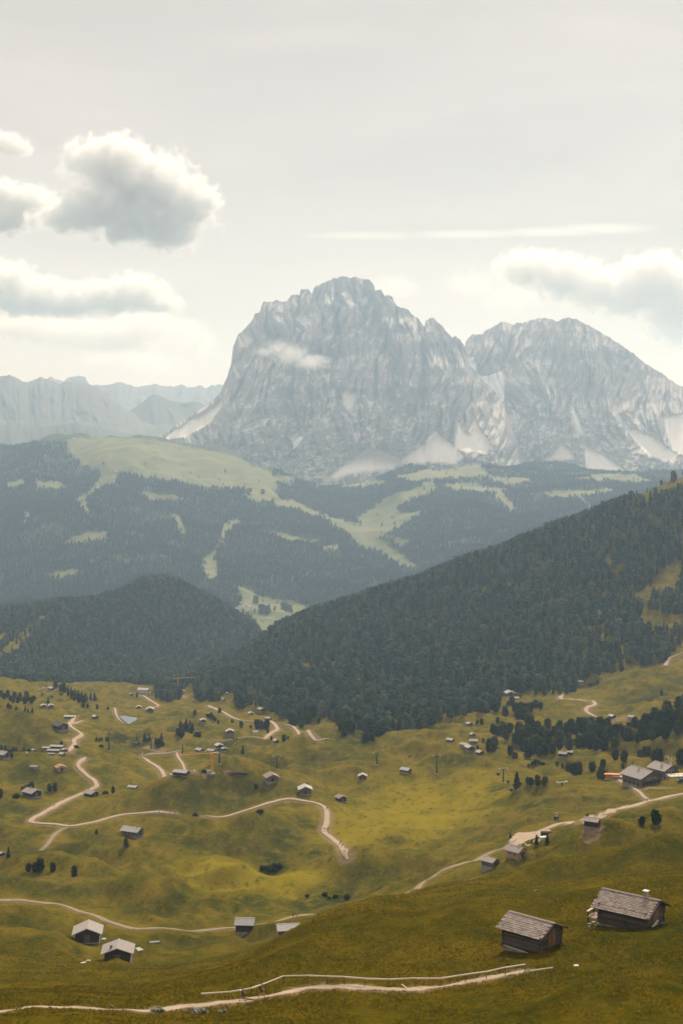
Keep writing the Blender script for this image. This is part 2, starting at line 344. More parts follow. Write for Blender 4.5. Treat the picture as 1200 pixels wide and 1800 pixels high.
for _ in range(3): sm[1:-1] = 0.25 * sm[:-2] + 0.5 * sm[1:-1] + 0.25 * sm[2:]
Z1 = Z1 * (1 - bandm) + sm * bandm
T1 = Sheet(az1, rr1, Z1)
G = T1.hit
# ---------------------------------------------------------------- paths (laid out before the ground so that the turf can wear away beside them)
path_lines = []
for (nm, px, w, lb) in PATHS:
    g = np.array([G(u, v)[:2] for u, v in px]); rm = np.median(np.hypot(g[:, 0], g[:, 1]))
    path_lines.append(catmull(g, max(0.5, rm * 0.003)))
dirt = np.zeros_like(Z1)
for (nm, px, w, lb), L in zip(PATHS, path_lines):
    Ls = L[::3]; 
    lo, hi = L.min(0) - 14, L.max(0) + 14
    m = (X1 > lo[0]) & (X1 < hi[0]) & (Y1 > lo[1]) & (Y1 < hi[1]); xs, ys = X1[m], Y1[m]
    d = np.full(xs.shape, 1e9)
    for k in range(len(Ls) - 1):
        a, b = Ls[k], Ls[k + 1]; ab = b - a; t = np.clip(((xs - a[0]) * ab[0] + (ys - a[1]) * ab[1]) / (ab @ ab + 1e-9), 0, 1)
        d = np.minimum(d, np.hypot(xs - a[0] - t * ab[0], ys - a[1] - t * ab[1]))
    dirt[m] = np.maximum(dirt[m], 1 - sstep(w * 0.5, w * 0.5 + 1.6 + 0.8 * w * 0.4, d))
U1, V1 = proj(X1, Y1, Z1)
def blob_mask(lst):
    out = np.zeros_like(Z1)
    for (u, v, wpx, dep) in lst:
        p = G(u, v); r0 = math.hypot(p[0], p[1]); a0 = math.atan2(p[0], p[1])
        out = np.maximum(out, np.exp(-(((A1 - a0) * r0 / (wpx * r0 / F)) ** 2 + ((RR1 - r0) / dep) ** 2) ** 1.5))
    return out
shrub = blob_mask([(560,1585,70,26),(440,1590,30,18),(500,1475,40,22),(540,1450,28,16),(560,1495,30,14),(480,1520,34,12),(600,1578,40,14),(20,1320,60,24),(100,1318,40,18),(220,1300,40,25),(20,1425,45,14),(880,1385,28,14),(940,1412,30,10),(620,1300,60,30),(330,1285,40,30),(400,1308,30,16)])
bare = blob_mask([(1040,1462,26,7),(410,1358,26,3),(360,1362,10,6),(1090,1264,22,14),(300,1226,14,30),(322,1222,12,25),(920,1480,20,10),(1150,1385,40,6),(125,1302,20,10),(270,1318,34,10)])
heath_shade = blob_mask([(400,1402,80,24),(310,1422,60,20),(440,1486,70,16),(350,1492,50,14),(270,1600,70,14),(100,1562,70,12),(630,1545,70,14),(560,1332,80,28),(800,1335,60,24),(40,1302,70,40),(60,1372,60,24),(250,1320,60,24),(150,1480,60,18),(1090,1512,70,10),(1000,1535,60,8),(1170,1495,60,10),(40,1500,50,16),(700,1475,30,9),(1140,1225,60,30),(900,1400,60,16),(60,1620,70,12),(330,1660,90,16)])  # low heather, plus shade of the viewer-side knoll flanks put into the turf colour
bloom = np.maximum(blob_mask([(660,1455,110,80),(740,1430,120,90),(820,1410,90,70),(420,1525,120,40),(500,1550,90,30)]), 0)
# ---------------------------------------------------------------- ground material
gm, gt, gb = newmat('meadow'); t = NT(gt); co = t.coord('Object')
n1 = t.noise(co, 0.012, 5, 0.6); n2 = t.noise(t.coord('Object', (1, 0.55, 1)), 0.075, 5, 0.62); n3 = t.noise(co, 0.55, 5, 0.7); n4 = t.noise(co, 2.6, 3, 0.7)
rich_shade = t.attr('rich_shade')  # deeper rusty grass of the near slope, with some cloud shadow painted in
green = t.mix(rich_shade, (0.060, 0.064, 0.008), (0.040, 0.040, 0.003)); olive = t.mix(rich_shade, (0.105, 0.090, 0.012), (0.066, 0.053, 0.0035))
straw = t.mix(rich_shade, (0.185, 0.130, 0.020), (0.105, 0.073, 0.005)); rust = t.mix(rich_shade, (0.160, 0.092, 0.012), (0.110, 0.060, 0.004))
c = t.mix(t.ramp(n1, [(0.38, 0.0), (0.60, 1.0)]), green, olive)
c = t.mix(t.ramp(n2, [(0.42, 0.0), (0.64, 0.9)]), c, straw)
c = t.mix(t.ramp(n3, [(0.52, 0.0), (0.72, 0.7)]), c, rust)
c = t.mix(t.ramp(n3, [(0.26, 0.8), (0.46, 0.0)]), c, (0.020, 0.026, 0.003))
c = t.mix(t.math('MULTIPLY', t.attr('bloom'), t.ramp(n2, [(0.25, 0.45), (0.6, 1.0)])), c, (0.225, 0.170, 0.012))
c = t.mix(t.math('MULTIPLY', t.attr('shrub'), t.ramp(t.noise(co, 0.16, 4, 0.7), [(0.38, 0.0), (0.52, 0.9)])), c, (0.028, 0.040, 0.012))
c = t.mix(t.math('MULTIPLY', t.attr('heath_shade'), t.ramp(t.noise(co, 0.11, 5, 0.7), [(0.30, 0.25), (0.60, 0.85)])), c, (0.036, 0.040, 0.009))
n6 = t.noise(t.coord('Object', (1, 0.45, 1)), 0.24, 4, 0.7)
c = t.mix(t.ramp(n6, [(0.30, 0.75), (0.48, 0.0)]), c, t.mix(rich_shade, (0.034, 0.040, 0.006), (0.024, 0.027, 0.002)))
c = t.mix(t.ramp(n6, [(0.54, 0.0), (0.72, 0.55)]), c, t.mix(rich_shade, (0.20, 0.145, 0.022), (0.12, 0.08, 0.005)))
n5 = t.noise(co, 1.1, 4, 0.75)
c = t.mix(t.ramp(n5, [(0.56, 0.0), (0.70, 0.6)]), c, t.mix(rich_shade, (0.24, 0.165, 0.022), (0.185, 0.115, 0.008)))
c = t.mix(t.ramp(n4, [(0.28, 0.65), (0.46, 0.0)]), c, (0.014, 0.018, 0.002))
soil = t.mix(n4, (0.16, 0.10, 0.060), (0.30, 0.21, 0.135))
c = t.mix(t.math('MULTIPLY', t.attr('dirt'), t.ramp(n3, [(0.32, 0.15), (0.6, 0.9)])), c, soil)
c = t.mix(t.ramp(t.math('ADD', t.attr('bare'), t.math('MULTIPLY', t.math('SUBTRACT', t.noise(co, 0.30, 5, 0.75), 0.5), 2.2)), [(0.55, 0.0), (0.95, 0.85)]), c, soil)
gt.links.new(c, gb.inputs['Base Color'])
h = t.math('ADD', t.math('MULTIPLY', n3, 0.7), t.math('MULTIPLY', n4, 0.25)); t.bump(gb, h, 0.9, 0.55)
gb.inputs['Roughness'].default_value = 1.0; gb.inputs['Specular IOR Level'].default_value = 0.0
me = mesh_arrays('ground', np.stack([X1, Y1, Z1], -1).reshape(-1, 3), grid_quads(*Z1.shape)[:, ::-1])
for nm, ar in (('rich_shade', np.clip(0.30 + 0.7 * (1 - sstep(210, 560, RR1 + 90 * fbm(X1 / 80, Y1 / 80, 2, 99))) - 0.30 * sstep(600, 1100, RR1), 0, 1)), ('dirt', dirt), ('shrub', shrub), ('bare', bare), ('heath_shade', heath_shade), ('bloom', bloom)): attr(me, nm, ar)
me.materials.append(gm); ground = link(bpy.data.objects.new('ground', me)); tag(ground, 'rolling yellow green alpine meadow with hummocks', kind='structure')
# ---------------------------------------------------------------- far valley side, plateau pasture and wooded slopes (second sheet)
C2 = [(u, v, r) for (u, v, r) in [
 (470,1112,3900),(470,1066,4250),(430,1050,4300),(520,1075,4250),(470,1200,3300),(300,1180,3300),(100,1180,3300),(700,1150,3400),(1000,1100,3400),(1300,1050,3400),(-250,1150,3300),
 (420,1010,4650),(365,1005,4650),(372,975,4850),(392,935,5100),(430,905,5350),(480,880,5600),(500,905,5500),
 (560,915,5500),(620,940,5350),(680,975,5050),(600,1000,4700),(520,1000,4700),(560,1050,4350),(730,1000,4600),
 (0,1010,4700),(0,940,5100),(0,870,5700),(0,800,6500),(-250,950,5000),(-250,800,6500),(100,1000,4650),(100,920,5100),(130,830,5900),(120,774,6500),(130,800,7200),
 (200,1000,4550),(200,900,5250),(200,832,5750),(200,800,6000),(200,769,6500),(200,790,7100),(300,950,4900),(300,850,5650),(300,805,6050),(300,783,6450),(300,805,7000),
 (400,880,5550),(400,860,5700),(400,825,6000),(400,800,6350),(400,820,6900),(470,860,5700),(475,835,6050),(480,850,6500),
 (540,860,6200),(560,856,6800),(600,862,7100),(600,880,6100),(650,905,5700),(700,870,5800),(720,832,6350),(720,850,6900),(760,900,5400),(800,930,5000),(780,840,6150),(820,822,6500),(850,836,6900),
 (860,845,6050),(930,850,6000),(900,900,5400),(1000,880,5500),(1000,838,6500),(940,815,7000),(1100,845,6200),(1140,842,6300),(1100,845,6800),(1250,840,6300),(1400,850,6000),(1400,840,7000),
 (0,790,7500),(200,800,8000),(400,800,8000),(600,860,8500),(800,850,8500),(1000,850,8500),(1300,850,8500),(-250,790,8000),
 (0,780,11000),(400,780,11000),(900,800,11000),(1400,800,11000),(-250,775,11000),(0,765,26000),(600,765,26000),(1300,765,26000)]]
f2 = tps(C2, 3e-4)
az2 = np.concatenate([np.linspace(-0.62, -0.262, 24), np.arange(-0.25, 0.2501, 0.0022), np.linspace(0.262, 0.62, 24)])
rr2 = np.concatenate([np.geomspace(3150, 8600, 330), np.geomspace(8700, 60000, 60)])
A2, RR2 = np.meshgrid(az2, rr2, indexing='ij'); X2, Y2 = np.sin(A2) * RR2, np.cos(A2) * RR2
Z2 = f2(np.clip(A2, -0.30, 0.30), np.minimum(RR2, 26000)) * RR2
base2 = Sheet(az2, rr2, Z2.copy())
MEADOW2 = [
 [(118,775),(135,770),(200,768),(262,772),(330,785),(400,798),(440,815),(478,832),(486,850),(486,875),(460,885),(432,878),(440,868),(430,860),(345,857),(330,850),(290,846),(210,832),(203,848),(165,858),(178,832),(150,818),(122,800)],
 [(165,856),(205,834),(203,850),(170,862),(150,880),(158,900),(150,902),(134,878)],
 [(388,935),(396,920),(420,912),(428,905),(416,925),(398,932),(392,955),(378,970),(384,1018),(372,1021),(360,1010),(352,985),(375,968),(388,955)],
 [(418,1028),(440,1036),(455,1048),(480,1052),(520,1058),(542,1070),(500,1100),(470,1116),(452,1100),(438,1080),(408,1072),(430,1056),(420,1045)],
 [(480,876),(515,880),(560,902),(590,925),(566,914),(520,895),(482,890)],
 [(604,926),(625,935),(662,968),(640,965),(620,950)],[(560,958),(600,960),(590,968),(565,966)],
 [(110,955),(150,935),(190,935),(188,948),(140,955)],[(45,900),(52,900),(50,920),(44,918)],
 [(560,842),(640,838),(640,846),(575,858)],
 [(690,840),(740,826),(800,812),(860,800),(900,793),(905,798),(850,812),(845,826),(870,838),(930,840),(935,850),(880,852),(850,838),(790,842),(730,848)],
 [(1000,845),(1050,832),(1110,834),(1140,842),(1140,850),(1060,846)],
 [(625,912),(680,875),(760,845),(765,862),(700,890),(690,920),(670,925),(650,935)],
 [(700,960),(690,945),(730,950)],[(350,850),(600,845),(600,832),(500,838),(450,838)],
 [(880,862),(910,895),(895,900),(870,870)],[(1000,860),(1030,880),(1045,895),(1035,895)],
 [(520,842),(600,846),(660,842),(690,850),(640,858),(560,856)],[(640,930),(700,902),(745,900),(720,915),(670,945)],[(560,900),(640,925),(700,970),(735,998),(715,1000),(660,965),(590,925)],[(770,852),(830,850),(900,862),(860,868),(800,864)],
 [(930,868),(1000,862),(1080,858),(1075,866),(980,876)],[(240,865),(300,870),(330,880),(270,880)],[(60,845),(110,848),(118,862),(70,858)],[(10,850),(40,842),(48,850),(16,862)],[(300,905),(312,905),(330,935),(322,940)],[(470,930),(520,945),(560,950),(556,956),(500,952)],[(80,1010),(130,1000),(150,1006),(100,1018)]]
def meadow2(u, v):
    m = np.zeros(np.shape(u), bool); u = np.asarray(u) + 5.0 * fbm(np.asarray(u) / 14, np.asarray(v) / 7, 3, 401); v = np.asarray(v) + 3.0 * fbm(np.asarray(u) / 12, np.asarray(v) / 6, 3, 402)
    for p in MEADOW2: m |= inpoly(u, v, p)
    return m
Z2 += (1 - 0.7 * sstep(8000, 20000, RR2)) * (26 * fbm(X2 / 420, Y2 / 420, 4, 71) + 14 * ridged(X2 / 300, Y2 / 700, 2, 75) + 5 * fbm(X2 / 90, Y2 / 90, 3, 81))
T2 = Sheet(az2, rr2, Z2)
U2, V2 = proj(X2, Y2, Z2)
md2 = meadow2(U2, V2).astype(float)
hm, ht, hb = newmat('far_pasture'); t = NT(ht); co = t.coord('Object')
a1 = t.noise(co, 0.004, 5, 0.6); a2 = t.noise(co, 0.02, 5, 0.65)
pas = t.mix(t.ramp(a1, [(0.35, 0.0), (0.65, 1.0)]), (0.100, 0.120, 0.038), (0.165, 0.160, 0.062))
pas = t.mix(t.ramp(a2, [(0.5, 0.0), (0.7, 0.6)]), pas, (0.21, 0.20, 0.10))
wood = t.mix(a2, (0.020, 0.034, 0.016), (0.05, 0.062, 0.026))
ht.links.new(t.mix(t.attr('pasture'), wood, pas), hb.inputs['Base Color'])
me = mesh_arrays('terrain', np.stack([X2, Y2, Z2], -1).reshape(-1, 3), grid_quads(*Z2.shape)[:, ::-1]); attr(me, 'pasture', md2)
me.materials.append(hm); terrain = link(bpy.data.objects.new('terrain', me)); tag(terrain, 'hazy valley floor, plateau pasture and far wooded slopes', kind='structure')
# ---------------------------------------------------------------- rock massifs
def rock_mat(name, dark, light, screec, green=(0.05, 0.065, 0.03), vscale=1.0):
    m, nt, b = newmat(name); t = NT(nt)
    co = t.coord('Object', (1, 1, 0.55)); ci = t.coord('Object', (1, 1, 1))
    a = t.noise(co, 0.010 * vscale, 8, 0.68, 0.4); b2 = t.noise(ci, 0.035 * vscale, 6, 0.7); c3 = t.noise(ci, 0.0035 * vscale, 4, 0.6)
    col = t.mix(t.ramp(a, [(0.34, 0.0), (0.66, 1.0)]), dark, light)
    col = t.mix(t.ramp(b2, [(0.30, 0.75), (0.5, 0.0)]), col, tuple(x * 0.6 for x in dark))
    st_ = t.noise(t.coord('Object', (1, 1, 0.22)), 0.026 * vscale, 6, 0.65, 0.6)
    col = t.mix(t.ramp(st_, [(0.36, 0.55), (0.47, 0.0)]), col, tuple(x * 0.62 for x in dark))
    col = t.mix(t.ramp(c3, [(0.50, 0.0), (0.70, 0.55)]), col, (0.36, 0.29, 0.24))
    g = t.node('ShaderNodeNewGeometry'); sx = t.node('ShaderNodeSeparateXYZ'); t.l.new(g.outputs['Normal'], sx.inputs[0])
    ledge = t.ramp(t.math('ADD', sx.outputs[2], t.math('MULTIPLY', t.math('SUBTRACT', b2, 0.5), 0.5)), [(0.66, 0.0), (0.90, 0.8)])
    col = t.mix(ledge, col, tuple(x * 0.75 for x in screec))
    col = t.mix(t.math('MULTIPLY', t.attr('scrub'), t.ramp(b2, [(0.36, 1.0), (0.60, 0.15)])), col, green)
    col = t.mix(t.attr('scree'), col, t.mix(b2, screec, tuple(min(1, x * 1.22) for x in screec)))
    col = t.mix(t.attr('snow'), col, (0.86, 0.87, 0.88))
    nt.links.new(col, b.inputs['Base Color'])
    t.bump(b, t.math('ADD', a, t.math('MULTIPLY', b2, 0.5)), 0.55, 14.0)
    return m
def poly_soft(U, V, polys):
    m = np.zeros(U.shape)
    for p in polys: m = np.maximum(m, inpoly(U, V, p).astype(float))
    return m
def massif(name, label, crest, vbase, rf, depth, mat, du=1.35, nh=260, amp=70, talus=0.22, seed=0, fans=(), snow=(), scrub=(), back=900, rfun=None, jag=1.0, fold=1.0, gul=None):
    c = np.array(crest, float); us = np.arange(c[0, 0], c[-1, 0] + 0.01, du)
    vt = np.interp(us, c[:, 0], c[:, 1])
    vt = vt + jag * (1.9 * fbm(us / 8.0, us * 0 + 0.5, 4, seed + 5, 0.65) - 1.6 * np.abs(perlin(us / 5.0, us * 0 + 3.3, seed + 8)))
    a, st = ray(us, vt); _, sb = ray(us, np.full_like(us, vbase))
    rtop = rf + depth + (rfun(us) if rfun else us * 0)
    zt = st * rtop; zb = sb * (rf - 100)
    h = np.linspace(0, 1, nh)[None, :]; hh = h ** 0.9
    z = zb[:, None] + (zt - zb)[:, None] * hh
    prof = np.where(hh < talus, hh / talus * 0.42, 0.42 + (hh - talus) / (1 - talus) * 0.58)
    r = (rf - 100) + prof * (rtop[:, None] - rf + 100)
    aa = np.broadcast_to(a[:, None], z.shape); x = np.tan(aa) * rf
    U, V = proj(np.sin(aa) * r, np.cos(aa) * r, z)
    fan = poly_soft(U, V, fans)
    # blur the fan mask a little so that the cones grow out of the rock
    fb = fan.copy()
    for _ in range(5):
        fb = (fb + np.roll(fb, 1, 0) + np.roll(fb, -1, 0) + np.roll(fb, 1, 1) + np.roll(fb, -1, 1)) / 5
    wx = x + 60 * fbm(x / 400, z / 500, 2, seed + 1)
    d = amp * 1.5 * fbm(wx / 420, z / 620 + 3, 3, seed + 2) + amp * 0.9 * ridged(wx / 165 + z / 900, z / 560 + 1, 3, seed + 3, 0.55) * 0.6
    d = d + amp * 0.30 * ridged(wx / 55 - z / 500, z / 230, 3, seed + 4, 0.55)
    d = d + amp * 0.22 * fold * ridged((wx + 0.7 * z) / 95, (z - 0.5 * wx) / 70, 3, seed + 6, 0.6) * sstep(0.75, 0.35, hh)
    cl = 1 - np.abs(perlin(wx / 120 + 0.2 * perlin(wx / 60, z / 90, seed + 12), z / 900, seed + 13)) * 2.2
    d = d - amp * 0.95 * np.clip(cl - 0.62, 0, 1) ** 1.0 * 2.2 * sstep(0.28, 0.5, hh)
    cl2 = 1 - np.abs(perlin(wx / 46, z / 330, seed + 15)) * 2.4
    d = d - amp * 0.5 * np.clip(cl2 - 0.6, 0, 1) * 2
    led = 1 - np.abs(((z + 30 * fbm(x / 300, z / 300, 3, seed + 7)) / (120.0) % 1.0) * 2 - 1)
    d = d + amp * 0.16 * led
    if gul is not None: d = d - gul(U, V)
    env = sstep(0.0, 0.10, hh) * (1 - 0.86 * fb) * (1 - 0.45 * sstep(0.86, 1.0, hh))
    r = r - d * env
    X, Y = np.sin(aa) * r, np.cos(aa) * r
    # far side: falls away behind the crest
    kb = np.linspace(0.06, 1, 7)[None, :]
    rb = r[:, -1:] + back * kb; zbk = z[:, -1:] - (z[:, -1:] - zb[:, None]) * (kb ** 1.3) * 1.02
    ab = np.broadcast_to(a[:, None], rb.shape)
    Xa = np.concatenate([X, np.sin(ab) * rb], 1); Ya = np.concatenate([Y, np.cos(ab) * rb], 1); Za = np.concatenate([z, zbk], 1)
    U, V = proj(Xa, Ya, Za); front = np.ones(U.shape); front[:, nh:] = 0
    me = mesh_arrays(name, np.stack([Xa, Ya, Za], -1).reshape(-1, 3), grid_quads(*Za.shape))
    attr(me, 'scree', np.concatenate([fb, np.zeros(rb.shape)], 1)); attr(me, 'snow', poly_soft(U, V, snow) * front)
    sc = np.zeros(U.shape)
    if scrub: sc = np.clip(sstep(scrub[0], scrub[1], V + 14 * fbm(Xa / 160, Za / 160, 3, seed + 9)), 0, 1) * front
    sc[:, :nh] *= 1 - fb
    attr(me, 'scrub', sc); me.materials.append(mat)
    o = link(bpy.data.objects.new(name, me)); tag(o, label, kind='structure'); return o
RK = rock_mat('dolomite', (0.220, 0.190, 0.190), (0.310, 0.270, 0.262), (0.72, 0.68, 0.63))
RK2 = rock_mat('far_rock', (0.05, 0.048, 0.05), (0.10, 0.095, 0.095), (0.15, 0.14, 0.13), vscale=0.6)
crest_a = [(190,800),(240,782),(290,762),(330,735),(370,707),(387,692),(399,664),(406,641),(410,611),(419,589),(436,572),(446,561),(449,553),(453,551),(457,549),(461,536),(466,531),(487,530),(502,533),(506,527),(511,522),(526,521),(529,509),(536,508),(543,512),(549,517),(552,507),(566,497),(579,495),(588,487),(600,485),(612,488),(622,486),(631,487),(650,494),(657,502),(659,512),(664,510),(669,510),(676,521),(682,520),(689,522),(697,540),(703,540),(710,543),(718,547),(725,555),(733,560),(740,568),(746,575),(748,563),(755,561),(762,559),(768,566),(777,574),(784,582),(789,588),(795,594),(800,592),(808,596),(813,603),(817,613),(821,628),(826,642),(836,656),(848,668),(862,682),(874,694),(884,712),(893,735),(905,765),(920,795),(940,830)]
crest_b = [(770,690),(790,645),(806,622),(816,612),(818,602),(822,595),(831,588),(847,589),(852,583),(859,579),(870,571),(881,566),(890,568),(900,571),(910,568),(922,567),(934,563),(945,561),(955,561),(964,560),(972,563),(979,564),(986,560),(994,558),(1003,560),(1012,562),(1031,571),(1050,582),(1069,594),(1102,616),(1129,635),(1162,657),(1185,674),(1200,680),(1240,690),(1300,715),(1380,770),(1430,810)]
fans_a = [[(652,780),(662,790),(700,803),(690,822),(640,826),(575,842),(590,828),(625,806)],[(764,756),(775,768),(800,786),(815,800),(800,812),(700,812),(725,794),(750,778)],[(806,742),(815,760),(826,765),(833,730),(842,752),(862,780),(855,796),(800,788),(800,765)],
          [(385,706),(392,712),(370,742),(330,765),(285,778),(300,762),(340,735)],[(440,742),(470,732),(462,745),(420,758)],[(600,690),(625,690),(622,712),(610,722),(603,710)]]
snow_a = [[(654,778),(660,788),(640,800),(636,797)],[(765,756),(770,762),(748,779),(745,777)],[(505,768),(533,768),(527,778),(516,790),(514,776)],[(455,738),(475,734),(465,746)],[(378,712),(390,706),(386,713),(376,718)],[(600,515),(604,515),(603,520)],[(806,742),(811,760),(806,764)]]
fans_b = [[(1027,780),(1040,790),(1060,800),(1100,830),(1080,832),(1032,826)],[(1102,754),(1118,756),(1150,770),(1190,800),(1180,812),(1140,800),(1110,768)],[(1165,735),(1200,728),(1230,740),(1230,780),(1200,800),(1180,790)],[(1003,712),(1010,725),(1022,755),(1016,766),(1006,740)],[(985,778),(1000,790),(1010,806),(960,806),(975,795)]]
snow_b = [[(821,628),(832,628),(836,645),(840,662),(858,660),(882,652),(886,672),(885,706),(876,708),(868,690),(846,672),(834,660),(824,645)],[(1030,782),(1034,800),(1030,826),(1027,800)],[(1045,794),(1072,812),(1100,830),(1090,831),(1062,814)],[(1003,713),(1008,722),(1021,752),(1016,756),(1008,735)],[(1102,754),(1115,768),(1145,800),(1140,801),(1112,772)]]
def rb_(us): return 420 * sstep(780, 830, us) * 0 + 150 * np.sin((us - 400) / 90.0)
massif('mountain', 'huge pale grey rock tower above scree fans', crest_a, 905, 7000, 1150, RK, seed=100, fans=fans_a, snow=snow_a, scrub=(762, 812), rfun=rb_, amp=78,
       gul=lambda U, V: 60 * np.exp(-((U - 595 - (V - 600) * 0.05) / 9) ** 2) + 70 * np.exp(-((U - 712 + (V - 600) * 0.2) / 10) ** 2) + 60 * np.exp(-((U - 640 - (V - 500) * 0.35) / 9) ** 2))
massif('mountain', 'broad rounded rock massif with snow gully on its edge', crest_b, 905, 7450, 1350, RK, seed=200, fans=fans_b, snow=snow_b, scrub=(775, 835), amp=64,
       gul=lambda U, V: 90 * np.exp(-((U - 832 - np.maximum(V - 640, 0) * 0.75) / 12) ** 2) * sstep(740, 690, V) + 50 * np.exp(-((U - 985 - (V - 600) * 0.1) / 9) ** 2))
far = [(-260,700),(-120,672),(-40,664),(0,661),(18,660),(36,668),(48,673),(60,668),(72,664),(90,668),(103,676),(118,670),(130,674),(150,675),(170,678),(182,690),(198,700),(212,712),(225,722),(260,735),(330,745),(400,760)]
massif('hills', 'dim rocky range at the left edge', far, 775, 9400, 1300, RK2, du=2.2, nh=110, amp=58, talus=0.3, seed=300, scrub=(735, 760), jag=0.8)
far2 = [(140,690),(165,679),(190,677),(212,672),(222,674),(236,680),(255,679),(272,674),(282,678),(296,681),(310,678),(320,676),(334,682),(350,678),(362,681),(380,676),(400,680),(470,690),(600,700)]
massif('hills', 'farthest pale mountain chain beside the rock tower', far2, 765, 13500, 1500, RK2, du=2.4, nh=80, amp=70, talus=0.3, seed=400, scrub=(720, 745), jag=1.2)
far3 = [(60,680),(80,670),(90,662),(98,668),(112,670),(120,664),(138,661),(150,663),(156,674),(170,690)]
massif('hills', 'pale table shaped peak on the far skyline', far3, 765, 15200, 1200, RK2, du=2.0, nh=50, amp=90, talus=0.3, seed=500, jag=0.6)
fhm, fht, fhb = newmat('far_hill'); t = NT(fht); fht.links.new(t.mix(t.noise(t.coord('Object'), 0.004, 5, 0.6), (0.055, 0.060, 0.050), (0.11, 0.11, 0.085)), fhb.inputs['Base Color'])
far4 = [(180,745),(220,728),(250,708),(262,698),(272,693),(284,697),(298,704),(318,708),(345,706),(360,712),(390,725),(430,745)]
massif('hills', 'dim green foothill in front of the far chain', far4, 790, 9900, 1000, fhm, du=2.4, nh=70, amp=50, talus=0.3, seed=600, jag=0.3)
far5 = [(-260,755),(-60,752),(0,748),(20,747),(40,753),(75,752),(110,746),(135,743),(150,748),(200,758),(240,765),(300,775)]
massif('hills', 'dark low ridge behind the plateau pasture', far5, 815, 8300, 700, fhm, du=2.4, nh=60, amp=40, talus=0.3, seed=700, jag=0.5)
# ---------------------------------------------------------------- haze
def haze_box():
    x0, x1, y0, y1, z0, z1 = -16000, 16000, -400, 23000, -1150, 1010
    V = [(x, y, z) for z in (z0, z1) for y in (y0, y1) for x in (x0, x1)]
    me = bpy.data.meshes.new('haze'); me.from_pydata(V, [], [(0, 2, 3, 1), (4, 5, 7, 6), (0, 1, 5, 4), (1, 3, 7, 5), (3, 2, 6, 7), (2, 0, 4, 6)])
    m = bpy.data.materials.new('haze_air'); m.use_nodes = True; nt = m.node_tree; nt.nodes.clear()
    o = nt.nodes.new('ShaderNodeOutputMaterial'); pv = nt.nodes.new('ShaderNodeVolumePrincipled')
    pv.inputs['Color'].default_value = (0.55, 0.76, 1.0, 1); pv.inputs['Absorption Color'].default_value = (1, 1, 1, 1); pv.inputs['Density'].default_value = HAZE_D; pv.inputs['Anisotropy'].default_value = 0.35
    nt.links.new(pv.outputs[0], o.inputs['Volume']); me.materials.append(m)
    ob = link(bpy.data.objects.new('haze', me)); tag(ob, 'pale blue summer haze filling the valley', kind='stuff')
HAZE_D = 7.2e-5
haze_box()
# ---------------------------------------------------------------- trees
def foliage_mat(name, dark, mid, light, scale=0.9):
    m, nt, b = newmat(name); t = NT(nt)
    n = t.noise(t.coord('Object'), scale, 4, 0.7); rnd = objrand(t)
    c = t.mix(t.ramp(n, [(0.36, 0.0), (0.66, 1.0)]), dark, mid)
    c = t.mix(t.ramp(rnd, [(0.55, 0.0), (1.0, 0.75)]), c, light)
    c = t.mix(t.ramp(rnd, [(0.0, 0.6), (0.35, 0.0)]), c, tuple(x * 0.6 for x in dark))
    nt.links.new(c, b.inputs['Base Color']); b.inputs['Roughness'].default_value = 1.0; b.inputs['Specular IOR Level'].default_value = 0.02; translucent(nt, b, c, 0.3)
    return m
FOL = foliage_mat('pine_needles', (0.022, 0.034, 0.017), (0.050, 0.066, 0.030), (0.095, 0.098, 0.038))
FOL2 = foliage_mat('wood_needles', (0.036, 0.060, 0.050), (0.092, 0.132, 0.105), (0.185, 0.195, 0.125))
BUSH = foliage_mat('shrub_leaves', (0.018, 0.030, 0.010), (0.036, 0.052, 0.018), (0.060, 0.070, 0.020), 2.0)
bark, bt_, bb_ = newmat('bark'); t = NT(bt_); bt_.links.new(t.mix(t.noise(t.coord('Object', (6, 6, 1)), 3.0), (0.05, 0.035, 0.025), (0.14, 0.10, 0.075)), bb_.inputs['Base Color'])
OCT_V = np.array([(1, 0, 0), (-1, 0, 0), (0, 1, 0), (0, -1, 0), (0, 0, 1), (0, 0, -1)], float)
OCT_F = np.array([(0, 2, 4), (2, 1, 4), (1, 3, 4), (3, 0, 4), (2, 0, 5), (1, 2, 5), (3, 1, 5), (0, 3, 5)])
